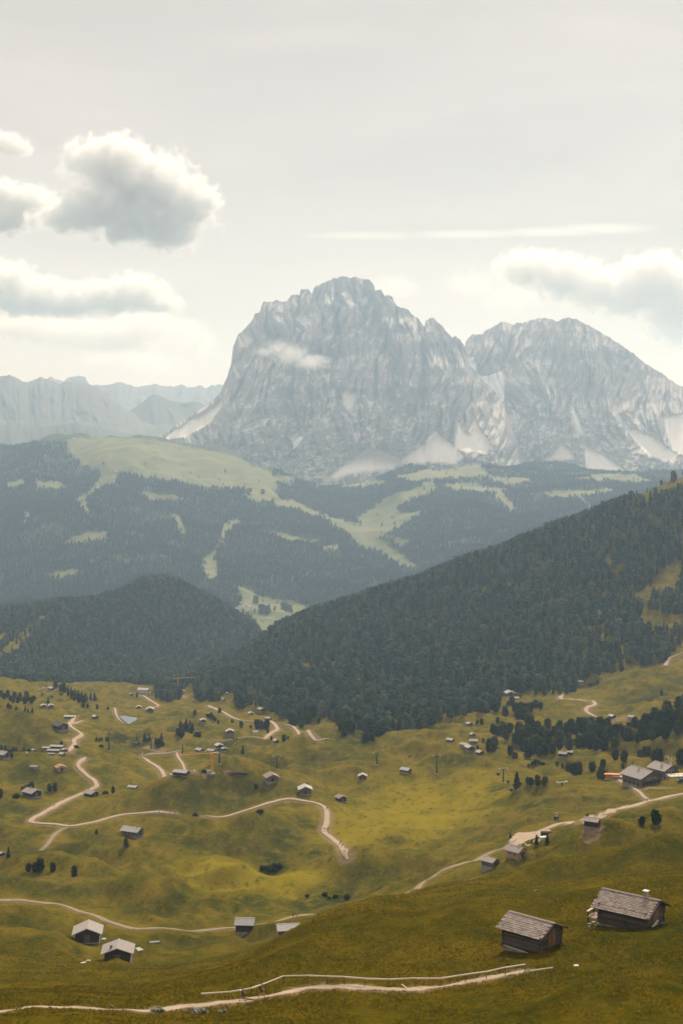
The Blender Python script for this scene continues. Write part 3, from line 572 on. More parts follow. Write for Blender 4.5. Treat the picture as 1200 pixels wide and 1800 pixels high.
def crown_mesh(name, kind, n, seed, mat, spikes=0):
    """unit-height crown of overlapping needle clumps; kind pine = rounded column, spruce = spire, bush = low dome"""
    g = np.random.default_rng(seed); V = []; Fc = []; k = 0
    wid = {'pine': 0.44, 'spruce': 0.34, 'bush': 1.5, 'larch': 0.36}[kind]
    lean = g.normal(0, 0.02, 2)
    for i in range(n):
        h = (i + g.random()) / n
        if kind == 'pine': h = 0.06 + 0.90 * h; rad = wid / 2 * min(1.0, (h / 0.30) ** 0.55) * (1 - max(0, (h - 0.42) / 0.60) ** 2.2) ** 0.6
        elif kind == 'bush': h = 0.08 + 0.8 * h; rad = wid / 2 * math.sqrt(max(0.02, 1 - h * h))
        else: h = 0.04 + 0.93 * h ** 1.35; rad = wid / 2 * (1 - h) ** 0.85 * (0.72 + 0.28 * math.cos(h * 46)) + 0.012
        ph = i * 2.39996 + g.random() * 0.9; q = rad * (0.50 + 0.50 * g.random() ** 0.5) * (0.85 + 0.35 * math.sin(3 * ph + seed))
        size = {'pine': 0.085, 'spruce': 0.055, 'bush': 0.26, 'larch': 0.05}[kind] * (0.65 + 0.8 * g.random()) * (1.15 if n < 60 else 0.92)
        if kind in ('spruce', 'larch'): size *= 0.55 + 0.8 * (1 - h)
        c = np.array([math.cos(ph) * q + lean[0] * h, math.sin(ph) * q + lean[1] * h, h])
        vv = OCT_V * (0.72 + 0.6 * g.random((6, 1))) * size * np.array([1.15, 1.15, 0.80]); 
        if kind in ('spruce', 'larch'):
            out = np.array([math.cos(ph), math.sin(ph), -0.45]); vv = vv + (vv @ out)[:, None] * out[None] * 0.7
        rz = g.random() * 6.28; cz, sz = math.cos(rz), math.sin(rz); vv = vv @ np.array([[cz, -sz, 0], [sz, cz, 0], [0, 0, 1]])
        V.append(vv + c); Fc.append(OCT_F + k); k += 6
        for _ in range(spikes):
            d = g.normal(0, 1, 3); d[2] = abs(d[2]) * 0.5 - 0.1; d += 0.8 * np.array([math.cos(ph), math.sin(ph), 0.2]); d /= np.linalg.norm(d)
            s = np.cross(d, g.normal(0, 1, 3)); s /= np.linalg.norm(s) + 1e-9
            V.append(np.array([c + s * size * 0.35, c - s * size * 0.35, c + d * size * 1.9])); Fc.append(np.array([[k, k + 1, k + 2]])); k += 3
    # inner body so that the crown is not see-through to the axis everywhere
    m = 7; hs = np.linspace(0.08, 0.86, 6); ring = []
    for h in hs:
        if kind == 'pine': rad = wid / 2 * 0.62 * (1 - max(0, (h - 0.40) / 0.62) ** 2) ** 0.6
        elif kind == 'bush': rad = wid / 2 * 0.6 * math.sqrt(max(0.02, 1 - h * h))
        else: rad = wid / 2 * 0.55 * (1 - h) ** 0.9
        for j in range(m): ring.append((math.cos(j * 6.283 / m) * rad * g.uniform(0.7, 1.2), math.sin(j * 6.283 / m) * rad * g.uniform(0.7, 1.2), h))
    if kind != 'larch':
        V.append(np.array(ring)); q = []
        for i in range(5):
            for j in range(m):
                a = k + i * m + j; b = k + i * m + (j + 1) % m; q += [(a, b, b + m), (a, b + m, a + m)]
        Fc.append(np.array(q))
    me = mesh_arrays(name, np.vstack(V), np.vstack(Fc), smooth=False); me.materials.append(mat); return me
def trunk_mesh(name):
    n = 7; V = []; q = []
    for i, (h, r) in enumerate([(-0.06, 0.036), (0.0, 0.028), (0.10, 0.021), (0.5, 0.013), (0.9, 0.004)]):
        for j in range(n): V.append((math.cos(j * 6.283 / n) * r, math.sin(j * 6.283 / n) * r, h))
    for i in range(4):
        for j in range(n): a = i * n + j; b = i * n + (j + 1) % n; q.append((a, b, b + n, a + n))
    me = mesh_arrays(name, V, q); me.materials.append(bark); return me
TRUNK = trunk_mesh('trunk')
CROWN = {'pine': [crown_mesh('crown', 'pine', 150, 10 + i, FOL, 3) for i in range(4)], 'spruce': [crown_mesh('crown', 'spruce', 150, 20 + i, FOL, 3) for i in range(3)],
         'bush': [crown_mesh('crown', 'bush', 70, 30 + i, BUSH, 3) for i in range(3)], 'larch': [crown_mesh('crown', 'larch', 110, 40, FOL, 4)]}
def gn_forest(name, label, pts, scl, protos):
    """one uncountable wood: points on the ground that instance a few tree shapes"""
    col = bpy.data.collections.new(name + '_kinds')
    for i, me in enumerate(protos): col.objects.link(bpy.data.objects.new('tree_kind', me))
    n = len(pts); me = bpy.data.meshes.new(name); me.vertices.add(n); me.vertices.foreach_set('co', np.asarray(pts, np.float32).ravel())
    attr(me, 'scl', scl)
    at = me.attributes.new('wid', 'FLOAT', 'POINT'); at.data.foreach_set('value', (np.asarray(scl) * rng.uniform(0.75, 1.15, n)).astype(np.float32))
    at = me.attributes.new('rot', 'FLOAT', 'POINT'); at.data.foreach_set('value', rng.uniform(0, 6.28, n).astype(np.float32))
    at = me.attributes.new('idx', 'INT', 'POINT'); at.data.foreach_set('value', rng.integers(0, len(protos), n).astype(np.int32))
    ob = link(bpy.data.objects.new(name, me)); ng = bpy.data.node_groups.new(name, 'GeometryNodeTree')
    ng.interface.new_socket('Geometry', in_out='INPUT', socket_type='NodeSocketGeometry'); ng.interface.new_socket('Geometry', in_out='OUTPUT', socket_type='NodeSocketGeometry')
    nn, ll = ng.nodes, ng.links; gi = nn.new('NodeGroupInput'); go = nn.new('NodeGroupOutput'); ip = nn.new('GeometryNodeInstanceOnPoints')
    ci = nn.new('GeometryNodeCollectionInfo'); ci.inputs['Collection'].default_value = col; ci.inputs['Separate Children'].default_value = True; ci.inputs['Reset Children'].default_value = True
    def na(nm, ty):
        x = nn.new('GeometryNodeInputNamedAttribute'); x.data_type = ty; x.inputs['Name'].default_value = nm; return x.outputs['Attribute']
    ll.new(gi.outputs[0], ip.inputs['Points']); ll.new(ci.outputs[0], ip.inputs['Instance']); ip.inputs['Pick Instance'].default_value = True
    ll.new(na('idx', 'INT'), ip.inputs['Instance Index'])
    cr = nn.new('ShaderNodeCombineXYZ'); ll.new(na('rot', 'FLOAT'), cr.inputs[2]); ll.new(cr.outputs[0], ip.inputs['Rotation'])
    cs = nn.new('ShaderNodeCombineXYZ'); w_ = na('wid', 'FLOAT'); ll.new(w_, cs.inputs[0]); ll.new(w_, cs.inputs[1]); ll.new(na('scl', 'FLOAT'), cs.inputs[2]); ll.new(cs.outputs[0], ip.inputs['Scale'])
    ll.new(ip.outputs[0], go.inputs[0]); md = ob.modifiers.new('wood', 'NODES'); md.node_group = ng
    tag(ob, label, kind='stuff'); return ob
def jitter_grid(x0, x1, y0, y1, sp):
    gx, gy = np.meshgrid(np.arange(x0, x1, sp), np.arange(y0, y1, sp * 0.9), indexing='ij')
    return gx.ravel() + rng.uniform(-0.48, 0.48, gx.size) * sp, gy.ravel() + rng.uniform(-0.48, 0.48, gx.size) * sp
MID = [crown_mesh('crown', 'pine', 46, 50 + i, FOL2, 1) for i in range(4)] + [crown_mesh('crown', 'spruce', 46, 60 + i, FOL2, 1) for i in range(3)]
FOL3 = foliage_mat('far_needles', (0.010, 0.018, 0.013), (0.022, 0.032, 0.022), (0.045, 0.052, 0.030))
LOW = [crown_mesh('crown', 'spruce', 16, 70 + i, FOL3) for i in range(2)] + [crown_mesh('crown', 'pine', 14, 80 + i, FOL3) for i in range(2)]
# --- wood on the right ridge
EDGE = np.array([(272,1180),(276,1230),(300,1234),(318,1228),(328,1206),(338,1206),(346,1232),(386,1236),(392,1215),(408,1218),(414,1250),(440,1240),(470,1248),(505,1266),(548,1262),(590,1268),(603,1288),(640,1298),(690,1303),(722,1290),(770,1272),(800,1262),(842,1255),(874,1256),(879,1226),(890,1216),(955,1224),(1008,1218),(1016,1200),(1050,1190),(1110,1176),(1168,1164),(1186,1145),(1205,1128),(1400,1090)], float)
CLEAR = [[(1092,885),(1120,872),(1170,848),(1210,835),(1210,850),(1180,866),(1140,876),(1110,888)],[(1108,1042),(1130,1040),(1165,1002),(1195,985),(1195,1030),(1145,1045),(1140,1075),(1215,1085),(1215,1105),(1150,1112),(1118,1098),(1130,1070)],[(1058,985),(1072,980),(1080,996),(1064,1000)],
         [(428,1214),(446,1214),(446,1222),(430,1222)],[(400,1135),(412,1122),(420,1130),(408,1142)],[(600,1226),(640,1236),(640,1242),(604,1238)]]
x, y = jitter_grid(-320, 720, 1000, 2480, 6.8); a_ = np.arctan2(x, y); r_ = np.hypot(x, y); z = T1.z(a_, r_); u, v = proj(x, y, z)
keep = (u > 268) & (u < 1400) & (v < np.interp(u, EDGE[:, 0], EDGE[:, 1])) & (r_ > 1050) & ~((u < 480) & (r_ > 2420))
vis = np.array([True]); 
for p in CLEAR: keep &= ~(inpoly(u, v, p) & (rng.random(u.shape) > 0.03))
gap = fbm(x / 30, y / 40, 2, 91); keep &= gap > -0.62
h = 11.0 * rng.uniform(0.55, 1.30, x.size) * (1 + 0.22 * fbm(x / 60, y / 80, 2, 93)); keep &= h > 5
gn_forest('forest', 'dense dark conifer wood covering the right ridge', np.stack([x, y, z - 0.3], 1)[keep], h[keep], MID)
n_ridge = int(keep.sum())
# --- wood on the left hill
x, y = jitter_grid(-680, 130, 1830, 3150, 6.4); a_ = np.arctan2(x, y); r_ = np.hypot(x, y); z = T1.z(a_, r_); u, v = proj(x, y, z)
keep = (u > -190) & (u < 476) & ((r_ > 1880) | ((u < 160) & (v < 1212)) ) & ~((u > 150) & (v > 1205))
for p in [[(86,1072),(92,1080),(60,1112),(30,1150),(0,1164),(0,1150),(30,1120),(62,1090)],[(-20,1118),(10,1110),(14,1125),(-20,1150)]]: keep &= ~(inpoly(u, v, p) & (rng.random(u.shape) > 0.10))
h = 10.5 * rng.uniform(0.7, 1.25, x.size)
gn_forest('forest', 'dark conifer wood on the rounded left hill', np.stack([x, y, z - 0.3], 1)[keep], h[keep], MID)
n_hill = int(keep.sum())
# --- far woods across the valley
x, y = jitter_grid(-2050, 2050, 3250, 7000, 9.5); a_ = np.arctan2(x, y); r_ = np.hypot(x, y); z = T2.z(a_, r_); u, v = proj(x, y, z)
keep = (np.abs(a_) < 0.27) & ~(meadow2(u, v) & (rng.random(u.shape) > 0.012)) & (v > 778)
keep &= ~((u > 140) & (u < 480) & (r_ > 5900)) & ((fbm(x / 160, y / 160, 3, 95) > -0.55) | (rng.random(u.shape) < 0.35)) & (v < 1120)
keep &= ~((v < 838) & (rng.random(u.shape) < 0.35))
h = 13.0 * rng.uniform(0.7, 1.25, x.size)
gn_forest('forest', 'hazy blue conifer woods across the valley', np.stack([x, y, z - 0.3], 1)[keep], h[keep], LOW)
print('forest trees', n_ridge, n_hill, int(keep.sum()))
# --- single trees and groves, each tree a thing of its own
def empty(name, loc, rz=0.0, sc=1.0):
    o = bpy.data.objects.new(name, None); o.location = loc; o.rotation_euler = (0, 0, rz); o.scale = (sc, sc, sc) if not hasattr(sc, '__len__') else sc
    o.empty_display_size = 0.5; return link(o)
def tree(u, v, hpx, kind, label, group=None, rmin=60):
    p = G(u, v, rmin); r0 = math.hypot(p[0], p[1]); H = hpx * r0 / F / 0.98
    nm = {'pine': 'pine_tree', 'spruce': 'spruce_tree', 'bush': 'shrub', 'larch': 'larch_tree'}[kind]
    w = H * random.uniform(0.95, 1.3) if kind != 'bush' else H * random.uniform(0.9, 1.2)
    e = empty(nm, (p[0], p[1], p[2] - 0.03 * H), random.uniform(0, 6.28), (w, w, H))
    c = link(bpy.data.objects.new('crown', random.choice(CROWN[kind])), e)
    link(bpy.data.objects.new('trunk', TRUNK), e)
    tag(e, label, 'shrub' if kind == 'bush' else 'tree', group); return e
P_, S_, B_, L_ = 'pine', 'spruce', 'bush', 'larch'
GROVES = [
 ('dark conifer in the round grove on the left meadow', 'conifers in the left round grove', [(u0, v0, random.uniform(9, 15), P_) for u0, v0 in [(2,1224),(8,1228),(14,1226),(20,1232),(26,1228),(32,1236),(38,1232),(44,1237),(50,1233),(56,1236),(60,1232),(24,1236),(35,1228),(47,1228)]]),
 ('small conifer below the round grove', 'small conifers below the round grove', [(15,1245,9,P_),(20,1246,7,P_),(29,1248,8,S_),(45,1250,10,S_),(50,1252,8,S_),(57,1252,9,S_)]),
 ('conifer in the diagonal row behind the farm drive', 'diagonal conifer row', [(100+i*5.2+random.uniform(-2,2), 1211+i*2.3+random.uniform(-3,4), random.uniform(9,14), P_) for i in range(11)] + [(108+i*6, 1209+i*2.6, 10, S_) for i in range(7)] + [(126,1229,5,P_),(131,1232,7,P_),(139,1235,10,P_),(147,1242,14,S_),(154,1244,8,P_),(151,1232,15,S_)]),
 ('one of two tall spruces beside the far drive', 'two spruces beside the far drive', [(160,1231,14,S_),(167,1231,15,S_)]),
 ('dark shrubby conifer behind the terrace hamlet', 'conifers behind the hamlet', [(3,1318,9,P_),(10,1319,10,S_),(17,1324,6,B_),(24,1321,8,P_),(29,1321,11,S_),(43,1321,8,S_),(52,1321,4,B_),(20,1330,6,B_)]),
 ('small conifer just above the terrace roofs', 'conifers above the terrace', [(108,1311,8,P_),(99,1312,4,P_)]),
 ('low conifer at the foot of the leftmost lift pylon', 'conifers by the leftmost pylon', [(170,1303,7,P_),(175,1303,6,P_),(179,1303,7,P_),(188,1304,9,P_),(134,1315,5,B_),(178,1313,4,B_)]),
 ('spruce in the loose group in the middle meadow', 'middle meadow spruce group', [(328,1283,21,S_),(334,1284,19,S_),(338,1284,14,S_),(319,1297,17,P_),(313,1292,12,P_),(322,1288,18,S_),(335,1289,7,P_),(338,1290,6,P_)]),
 ('small conifer in the chain below the forest clearing', 'conifer chain below the clearing', [(371,1261,9,P_),(375,1265,9,P_),(379,1268,8,P_),(384,1273,8,P_),(366,1260,5,B_)]),
 ('conifer in the small cluster by the building site', 'building site conifers', [(255,1303,16,S_),(262,1302,13,S_),(275,1312,14,P_),(281,1313,16,P_),(286,1312,10,P_),(241,1299,6,S_)]),
 ('tiny conifer of the pair beside the low barn', 'tiny pair by low barn', [(411,1301,5,P_),(416,1301,5,P_)]),
 ('small round tree beside the white walled hut', 'trees by the white hut', [(477,1301,7,P_),(506,1300,6,P_)]),
 ('dark tree behind the hut with chimney pipe on the left', 'trees behind the left hut', [(40,1391,9,P_),(47,1391,11,P_),(57,1390,16,P_),(53,1390,13,P_)]),
 ('one of the two round pines above the zigzag track', 'two pines above zigzag track', [(88,1391,14,P_),(98,1390,15,P_)]),
 ('round black pine on the dark knoll at left', 'three pines on the dark knoll', [(51,1532,15,P_),(71,1532,23,P_),(93,1533,18,P_),(62,1532,17,P_)]),
 ('pine in the clump enclosed by the looping track', 'pines inside the track loop', [(452,1281,17,P_),(460,1282,16,P_),(468,1283,19,P_),(456,1279,15,S_),(441,1281,7,P_),(471,1289,8,P_)]),
 ('tall pine of the cluster standing off the forest edge', 'pine cluster off the forest edge', [(512,1272,20,P_),(518,1275,23,P_),(530,1279,23,P_),(538,1273,19,P_),(543,1270,17,P_),(524,1271,18,P_)]),
 ('pine in front of the forest, by the dark ditch', 'pines by the dark ditch', [(560,1272,11,P_),(598,1285,17,P_),(607,1294,15,P_),(603,1284,16,P_),(612,1283,18,P_),(620,1286,17,P_),(602,1294,9,P_),(640,1304,16,P_),(645,1300,18,P_),(655,1303,15,P_)]),
 ('one of two small pines above the hut cluster', 'two pines above hut cluster', [(838,1273,9,P_),(846,1273,10,P_)]),
 ('pine between forest and the round topped meadow', 'pines between forest and meadow', [(874,1272,12,P_),(887,1259,18,P_),(899,1240,16,P_),(896,1240,9,P_),(891,1241,8,P_)]),
 ('one of the two pines standing on the round topped meadow', 'two pines on the round meadow', [(940,1245,15,P_),(949,1246,13,P_)]),
 ('dark pine in the bunch left of the upper meadow', 'bunch left of upper meadow', [(906,1252,18,P_),(912,1258,20,P_),(918,1264,20,P_),(924,1262,20,P_),(928,1252,17,P_),(932,1250,16,P_),(909,1264,17,P_),(921,1250,15,P_),(927,1266,14,P_),(915,1247,14,P_)]),
 ('dark pine of the thicket right of the hut cluster', 'thicket right of hut cluster', [(866,1290,18,P_),(873,1293,18,P_),(880,1290,19,P_),(888,1291,20,P_),(895,1288,18,P_),(889,1300,16,P_),(882,1284,16,P_),(897,1284,13,P_),(862,1319,22,P_),(858,1321,17,P_),(869,1313,20,P_),(866,1321,20,P_)]),
 ('small tree at the corner of the hut cluster', 'trees at hut cluster corner', [(849,1306,9,P_),(839,1317,7,P_)]),
 ('short pine on the slope left of the dark barn pair', 'short pines left of the barn pair', [(978,1346,8,P_),(988,1350,8,P_),(997,1355,16,P_),(1002,1354,11,P_)]),
 ('low pine or bush on the hollow edge', 'low pines on the hollow edge', [(928,1349,7,P_),(934,1347,9,P_),(940,1345,11,P_),(946,1344,8,P_),(953,1344,4,B_),(902,1333,12,P_),(896,1327,17,P_),(907,1333,10,P_)]),
 ('pine of the small row right of the pointed spruce', 'row right of pointed spruce', [(927,1378,13,P_),(933,1379,13,P_),(944,1380,18,P_),(956,1380,16,P_)]),
 ('round pine on the slope behind the lodge', 'pines behind the lodge', [(1009,1362,22,P_),(1016,1362,24,P_),(1040,1356,18,P_),(1058,1351,17,P_),(1081,1336,19,P_),(1096,1340,23,P_),(1124,1331,14,P_),(1138,1328,17,P_),(1132,1326,14,P_),(1150,1340,22,P_),(1158,1338,24,P_)]),
 ('small pine beside the orange shed', 'pines beside the orange shed', [(1052,1368,14,P_),(1058,1370,18,P_),(1063,1366,13,P_),(1094,1351,9,P_),(1110,1347,6,P_),(1106,1352,8,P_),(1056,1362,16,P_)]),
 ('one of two pines on the slope right of the road', 'two pines right of the road', [(1127,1450,16,P_),(1152,1449,26,P_)]),
 ('young spruce beside the gravel turning place', 'young spruces at the turning place', [(942,1484,18,S_),(961,1483,21,S_),(934,1483,9,S_)]),
 ('low shrub in the green scrub patch', 'shrubs in the scrub patch', [(462,1530,8,B_),(474,1530,9,B_),(486,1528,10,B_),(610,1580,7,B_),(590,1578,5,B_),(540,1577,5,B_),(571,1575,6,B_),(578,1580,4,B_)]),
 ('one of the small pines by the lone meadow barn', 'pines by the lone barn', [(1049,1203,9,P_),(1041,1204,5,P_),(1037,1205,4,B_)]),
]
belt = [(896,1296),(930,1286),(1000,1284),(1060,1282),(1110,1281),(1150,1264),(1205,1238),(1260,1225),(1260,1280),(1205,1288),(1150,1304),(1100,1313),(1050,1321),(1000,1322),(962,1326),(946,1331),(925,1334),(910,1318)]
cnt = 0; placed = []
while cnt < 118:
    u0, v0 = random.uniform(893, 1230), random.uniform(1236, 1335)
    if not inpoly(np.array(u0), np.array(v0), belt): continue
    if any(abs(u0 - a) < 6.5 and abs(v0 - b) < 4.5 for a, b in placed) and random.random() < 0.97: continue
    placed.append((u0, v0)); cnt += 1
for a, b in placed:
    lo_ = np.interp(a, [900, 925, 962, 1050, 1150, 1205], [1312, 1334, 1326, 1321, 1304, 1288]); row_ = 'front edge' if b > lo_ - 12 else 'back part'
    zone_ = 'left end' if a < 985 else ('middle' if a < 1095 else 'right end')
    GROVES.append(('dark pine, %s of the %s of the wood belt above the lodge' % (row_, zone_), 'wood belt pines, %s, %s' % (row_, zone_), [(a, b, random.uniform(17, 27), P_)]))
for lb, grp, lst in GROVES:
    for (u0, v0, hh, kd) in lst: tree(u0, v0, hh, kd, lb, grp)
for (u0, v0, hh, kd, lb) in [
 (171,1247,9,P_,'round dark tree above the small grey barn'),(190,1248,6,P_,'tiny dark tree left of the pond trail'),(85,1235,11,S_,'lone spruce above two small barns'),(75,1222,5,P_,'tiny tree below the far farm roofs'),
 (241,1226,7,P_,'tiny tree beside the white roofed farm'),(342,1257,10,P_,'round bushy conifer below the clearing'),(386,1253,9,P_,'small dark tree right beside the looping track'),(348,1294,7,B_,'low bush right of the spruce group'),
 (318,1291,26,L_,'bare thin larch among the spruces'),(284,1300,13,L_,'thin pale larch by the building site'),(408,1271,7,P_,'small lone tree by the track bend'),(427,1325,15,S_,'pointed lone spruce in the middle meadow'),
 (499,1303,12,P_,'round lollipop tree beside the small hut'),(450,1387,10,P_,'lone little tree on the shaded mound'),(359,1358,5,B_,'small bush at the foot of the yellow crane'),(2,1401,15,P_,'dark pine cut by the left picture edge'),
 (30,1402,7,B_,'round bush left of the brown barn'),(199,1394,12,P_,'lone round pine right of the track barn'),(186,1396,5,B_,'tiny bush right of the track barn'),(170,1467,9,P_,'small tree above the long farmhouse'),
 (222,1488,24,S_,'tall dark spruce in front of the long farmhouse'),(15,1507,19,S_,'dark spruce beside the hut at the left edge'),(131,1541,20,P_,'lone pine at the right end of the dark knoll'),(424,1279,12,P_,'lone pine left of the track loop'),
 (343,1434,5,B_,'little bush on the path bend'),(457,1429,6,B_,'little bush below the shaded mound'),(932,1283,27,P_,'big round pine at the top of the wood belt'),(910,1291,18,P_,'lone pine between the two thickets'),
 (908,1386,32,S_,'big pointed spruce beside the lift pylon'),(893,1377,6,P_,'tiny pine left of the big pointed spruce'),(1195,1344,28,P_,'tall pine at the right edge behind the lodge'),(896,1475,12,S_,'small spruce at the road end'),
 (1031,1440,11,S_,'small spruce behind the brown roadside hut'),(1162,1223,10,P_,'lone pine on the wide upper meadow'),(550,1623,7,S_,'tiny spruce on the crest by the half hidden roof'),(188,1689,5,B_,'dark tuft in front of the lower grey hut')]:
    tree(u0, v0, hh, kd, lb)
# ---------------------------------------------------------------- tufts of grass and flowers on the near slope
def tuft_mesh(seed, mat, wide=0.5):
    g = np.random.default_rng(seed); V = []; Fc = []
    for i in range(9):
        a = g.uniform(0, 6.28); c = g.normal(0, 0.22, 2); d = np.array([math.cos(a), math.sin(a)]); hgt = g.uniform(0.55, 1.0); w = g.uniform(0.05, 0.10)
        n = np.array([-d[1], d[0]]); V += [(c[0] - n[0] * w, c[1] - n[1] * w, -.05), (c[0] + n[0] * w, c[1] + n[1] * w, -.05), (c[0] + d[0] * wide * hgt, c[1] + d[1] * wide * hgt, hgt)]; Fc.append((3 * i, 3 * i + 1, 3 * i + 2))
    me = mesh_arrays('tuft', V, Fc, smooth=False); me.materials.append(mat); return me
def tuft_mat(name, stops):
    m, nt, b = newmat(name); t = NT(nt); c_ = t.ramp(objrand(t), stops); nt.links.new(c_, b.inputs['Base Color']); translucent(nt, b, c_, 0.62); b.inputs['Roughness'].default_value = 1.0; b.inputs['Specular IOR Level'].default_value = 0.0; return m
TM = tuft_mat('meadow_blades', [(0.0, (0.062, 0.060, 0.005)), (0.4, (0.095, 0.078, 0.006)), (0.72, (0.130, 0.090, 0.007)), (0.9, (0.21, 0.125, 0.009)), (1.0, (0.32, 0.20, 0.02))])
nT = 95000; aa = rng.uniform(-0.262, 0.262, nT); rt = np.sqrt(rng.uniform(135 ** 2, 400 ** 2, nT)); rt = np.where(rng.random(nT) < 0.35, rng.uniform(135, 260, nT), rt)
xx_, yy_ = np.sin(aa) * rt, np.cos(aa) * rt; keep = np.ones(nT, bool)
for (nm, px, w, lb), L in list(zip(PATHS, path_lines))[:2]:
    Ls = L[::2]
    for q in Ls: keep &= (xx_ - q[0]) ** 2 + (yy_ - q[1]) ** 2 > (w * 0.62) ** 2
dens_ = fbm(xx_ / 7, yy_ / 9, 3, 77) + 0.5 * fbm(xx_ / 35, yy_ / 40, 2, 78); keep &= dens_ > -0.45
zz_ = T1.z(aa, rt)
gn_forest('grass', 'rough meadow grass and flowers on the near slope', np.stack([xx_, yy_, zz_], 1)[keep], (rng.uniform(0.12, 0.34, nT) * (1 + 0.4 * dens_))[keep], [tuft_mesh(200 + i, TM) for i in range(5)])
# ---------------------------------------------------------------- materials of built things
def wood_mat(name, a, b, sc=(1, 1, 1), rough=0.85, var=0.35, wear=None):
    m, nt, bs = newmat(name); t = NT(nt); n = t.noise(t.coord('Object', sc), 3.0, 6, 0.65); n2 = t.noise(t.coord('Object'), 0.9, 3, 0.6)
    c = t.mix(t.ramp(n, [(0.3, 0.0), (0.7, 1.0)]), a, b)
    c = t.mix(t.math('MULTIPLY', objrand(t), var), c, tuple(x * 0.45 for x in a)); 
    c = t.mix(t.ramp(n2, [(0.52, 0.0), (0.75, 0.5)]), c, wear if wear else tuple(x * 0.7 for x in a))
    nt.links.new(c, bs.inputs['Base Color']); bs.inputs['Roughness'].default_value = rough; t.bump(bs, n, 0.5, 0.03); return m
DARKW = wood_mat('dark_timber', (0.030, 0.021, 0.016), (0.085, 0.060, 0.045), (1, 1, 7))
GREYW = wood_mat('weathered_timber', (0.085, 0.070, 0.060), (0.20, 0.170, 0.145), (1, 1, 7))
LOGW = wood_mat('hewn_log', (0.04, 0.03, 0.024), (0.26, 0.21, 0.17), (3, 3, 6), var=0.7)
NEWW = wood_mat('fresh_timber', (0.30, 0.17, 0.085), (0.50, 0.32, 0.17), (1, 1, 6), var=0.15)
DOORW = wood_mat('door_timber', (0.16, 0.085, 0.035), (0.34, 0.19, 0.085), (8, 8, 0.6), var=0.5, wear=(0.03, 0.022, 0.018))
SHING = wood_mat('wood_shingle', (0.235, 0.180, 0.150), (0.48, 0.395, 0.34), (7, 1.2, 1), var=0.55, wear=(0.17, 0.125, 0.10))
SHING2 = wood_mat('grey_shingle_roof', (0.26, 0.22, 0.20), (0.48, 0.42, 0.385), (5, 1.2, 1), var=0.25)
SILVER = wood_mat('silver_shingle_roof', (0.34, 0.31, 0.29), (0.56, 0.525, 0.49), (4, 1, 1), var=0.3)
REDSH = wood_mat('reddish_shingle_roof', (0.24, 0.16, 0.13), (0.40, 0.29, 0.245), (4, 1, 1), var=0.2)
DARKRF = wood_mat('dark_sheet_roof', (0.055, 0.055, 0.065), (0.10, 0.10, 0.115), (4, 1, 1), var=0.2)
PALEW = wood_mat('stripped_pole', (0.55, 0.45, 0.34), (0.80, 0.69, 0.55), (0.6, 9, 9), var=0.15)
STONE = wood_mat('field_stone', (0.17, 0.15, 0.13), (0.42, 0.39, 0.35), (1, 1, 1), var=0.4)
WHITE = wood_mat('white_plaster', (0.55, 0.52, 0.48), (0.74, 0.71, 0.66), (1, 1, 1), var=0.1, wear=(0.5, 0.47, 0.43))
ORANGE = wood_mat('orange_sheet', (0.62, 0.19, 0.06), (0.78, 0.29, 0.11), (1, 1, 1), var=0.1)
GRAVEL = wood_mat('gravel', (0.34, 0.255, 0.185), (0.60, 0.49, 0.385), (1, 1, 1), var=0.0)
def plain(name, col, rough=0.5, metal=0.0):
    m, nt, b = newmat(name); t = NT(nt); n = t.noise(t.coord('Object'), 4.0, 3)
    nt.links.new(t.mix(n, tuple(x * 0.8 for x in col), tuple(min(1, x * 1.15) for x in col)), b.inputs['Base Color'])
    b.inputs['Roughness'].default_value = rough; b.inputs['Metallic'].default_value = metal; b.inputs['Specular IOR Level'].default_value = 0.4; return m
GLASS = plain('dark_glass', (0.02, 0.025, 0.03), 0.15); STEEL = plain('dark_green_steel', (0.018, 0.032, 0.034), 0.5); CRANE = plain('crane_yellow', (0.72, 0.34, 0.05), 0.5)
GREYM = plain('galvanised_steel', (0.32, 0.33, 0.34), 0.45, 0.4); CONC = plain('concrete', (0.40, 0.38, 0.35), 0.9); BLACK = plain('black_rubber', (0.02, 0.02, 0.02), 0.6)
SKIN = plain('skin', (0.45, 0.24, 0.16), 0.6); HAIR = plain('hair', (0.025, 0.018, 0.014), 0.7); BOOT = plain('boot_leather', (0.05, 0.03, 0.02), 0.7); SHORT = plain('dark_shorts', (0.02, 0.02, 0.025), 0.9)
RED = plain('red_shirt', (0.62, 0.07, 0.025), 0.9); NAVY = plain('dark_shirt', (0.035, 0.03, 0.045), 0.9); PACK = plain('backpack_cloth', (0.06, 0.07, 0.10), 0.8); BLUE = plain('blue_shirt', (0.05, 0.12, 0.30), 0.9); CREAM = plain('cream_shirt', (0.6, 0.56, 0.5), 0.9)
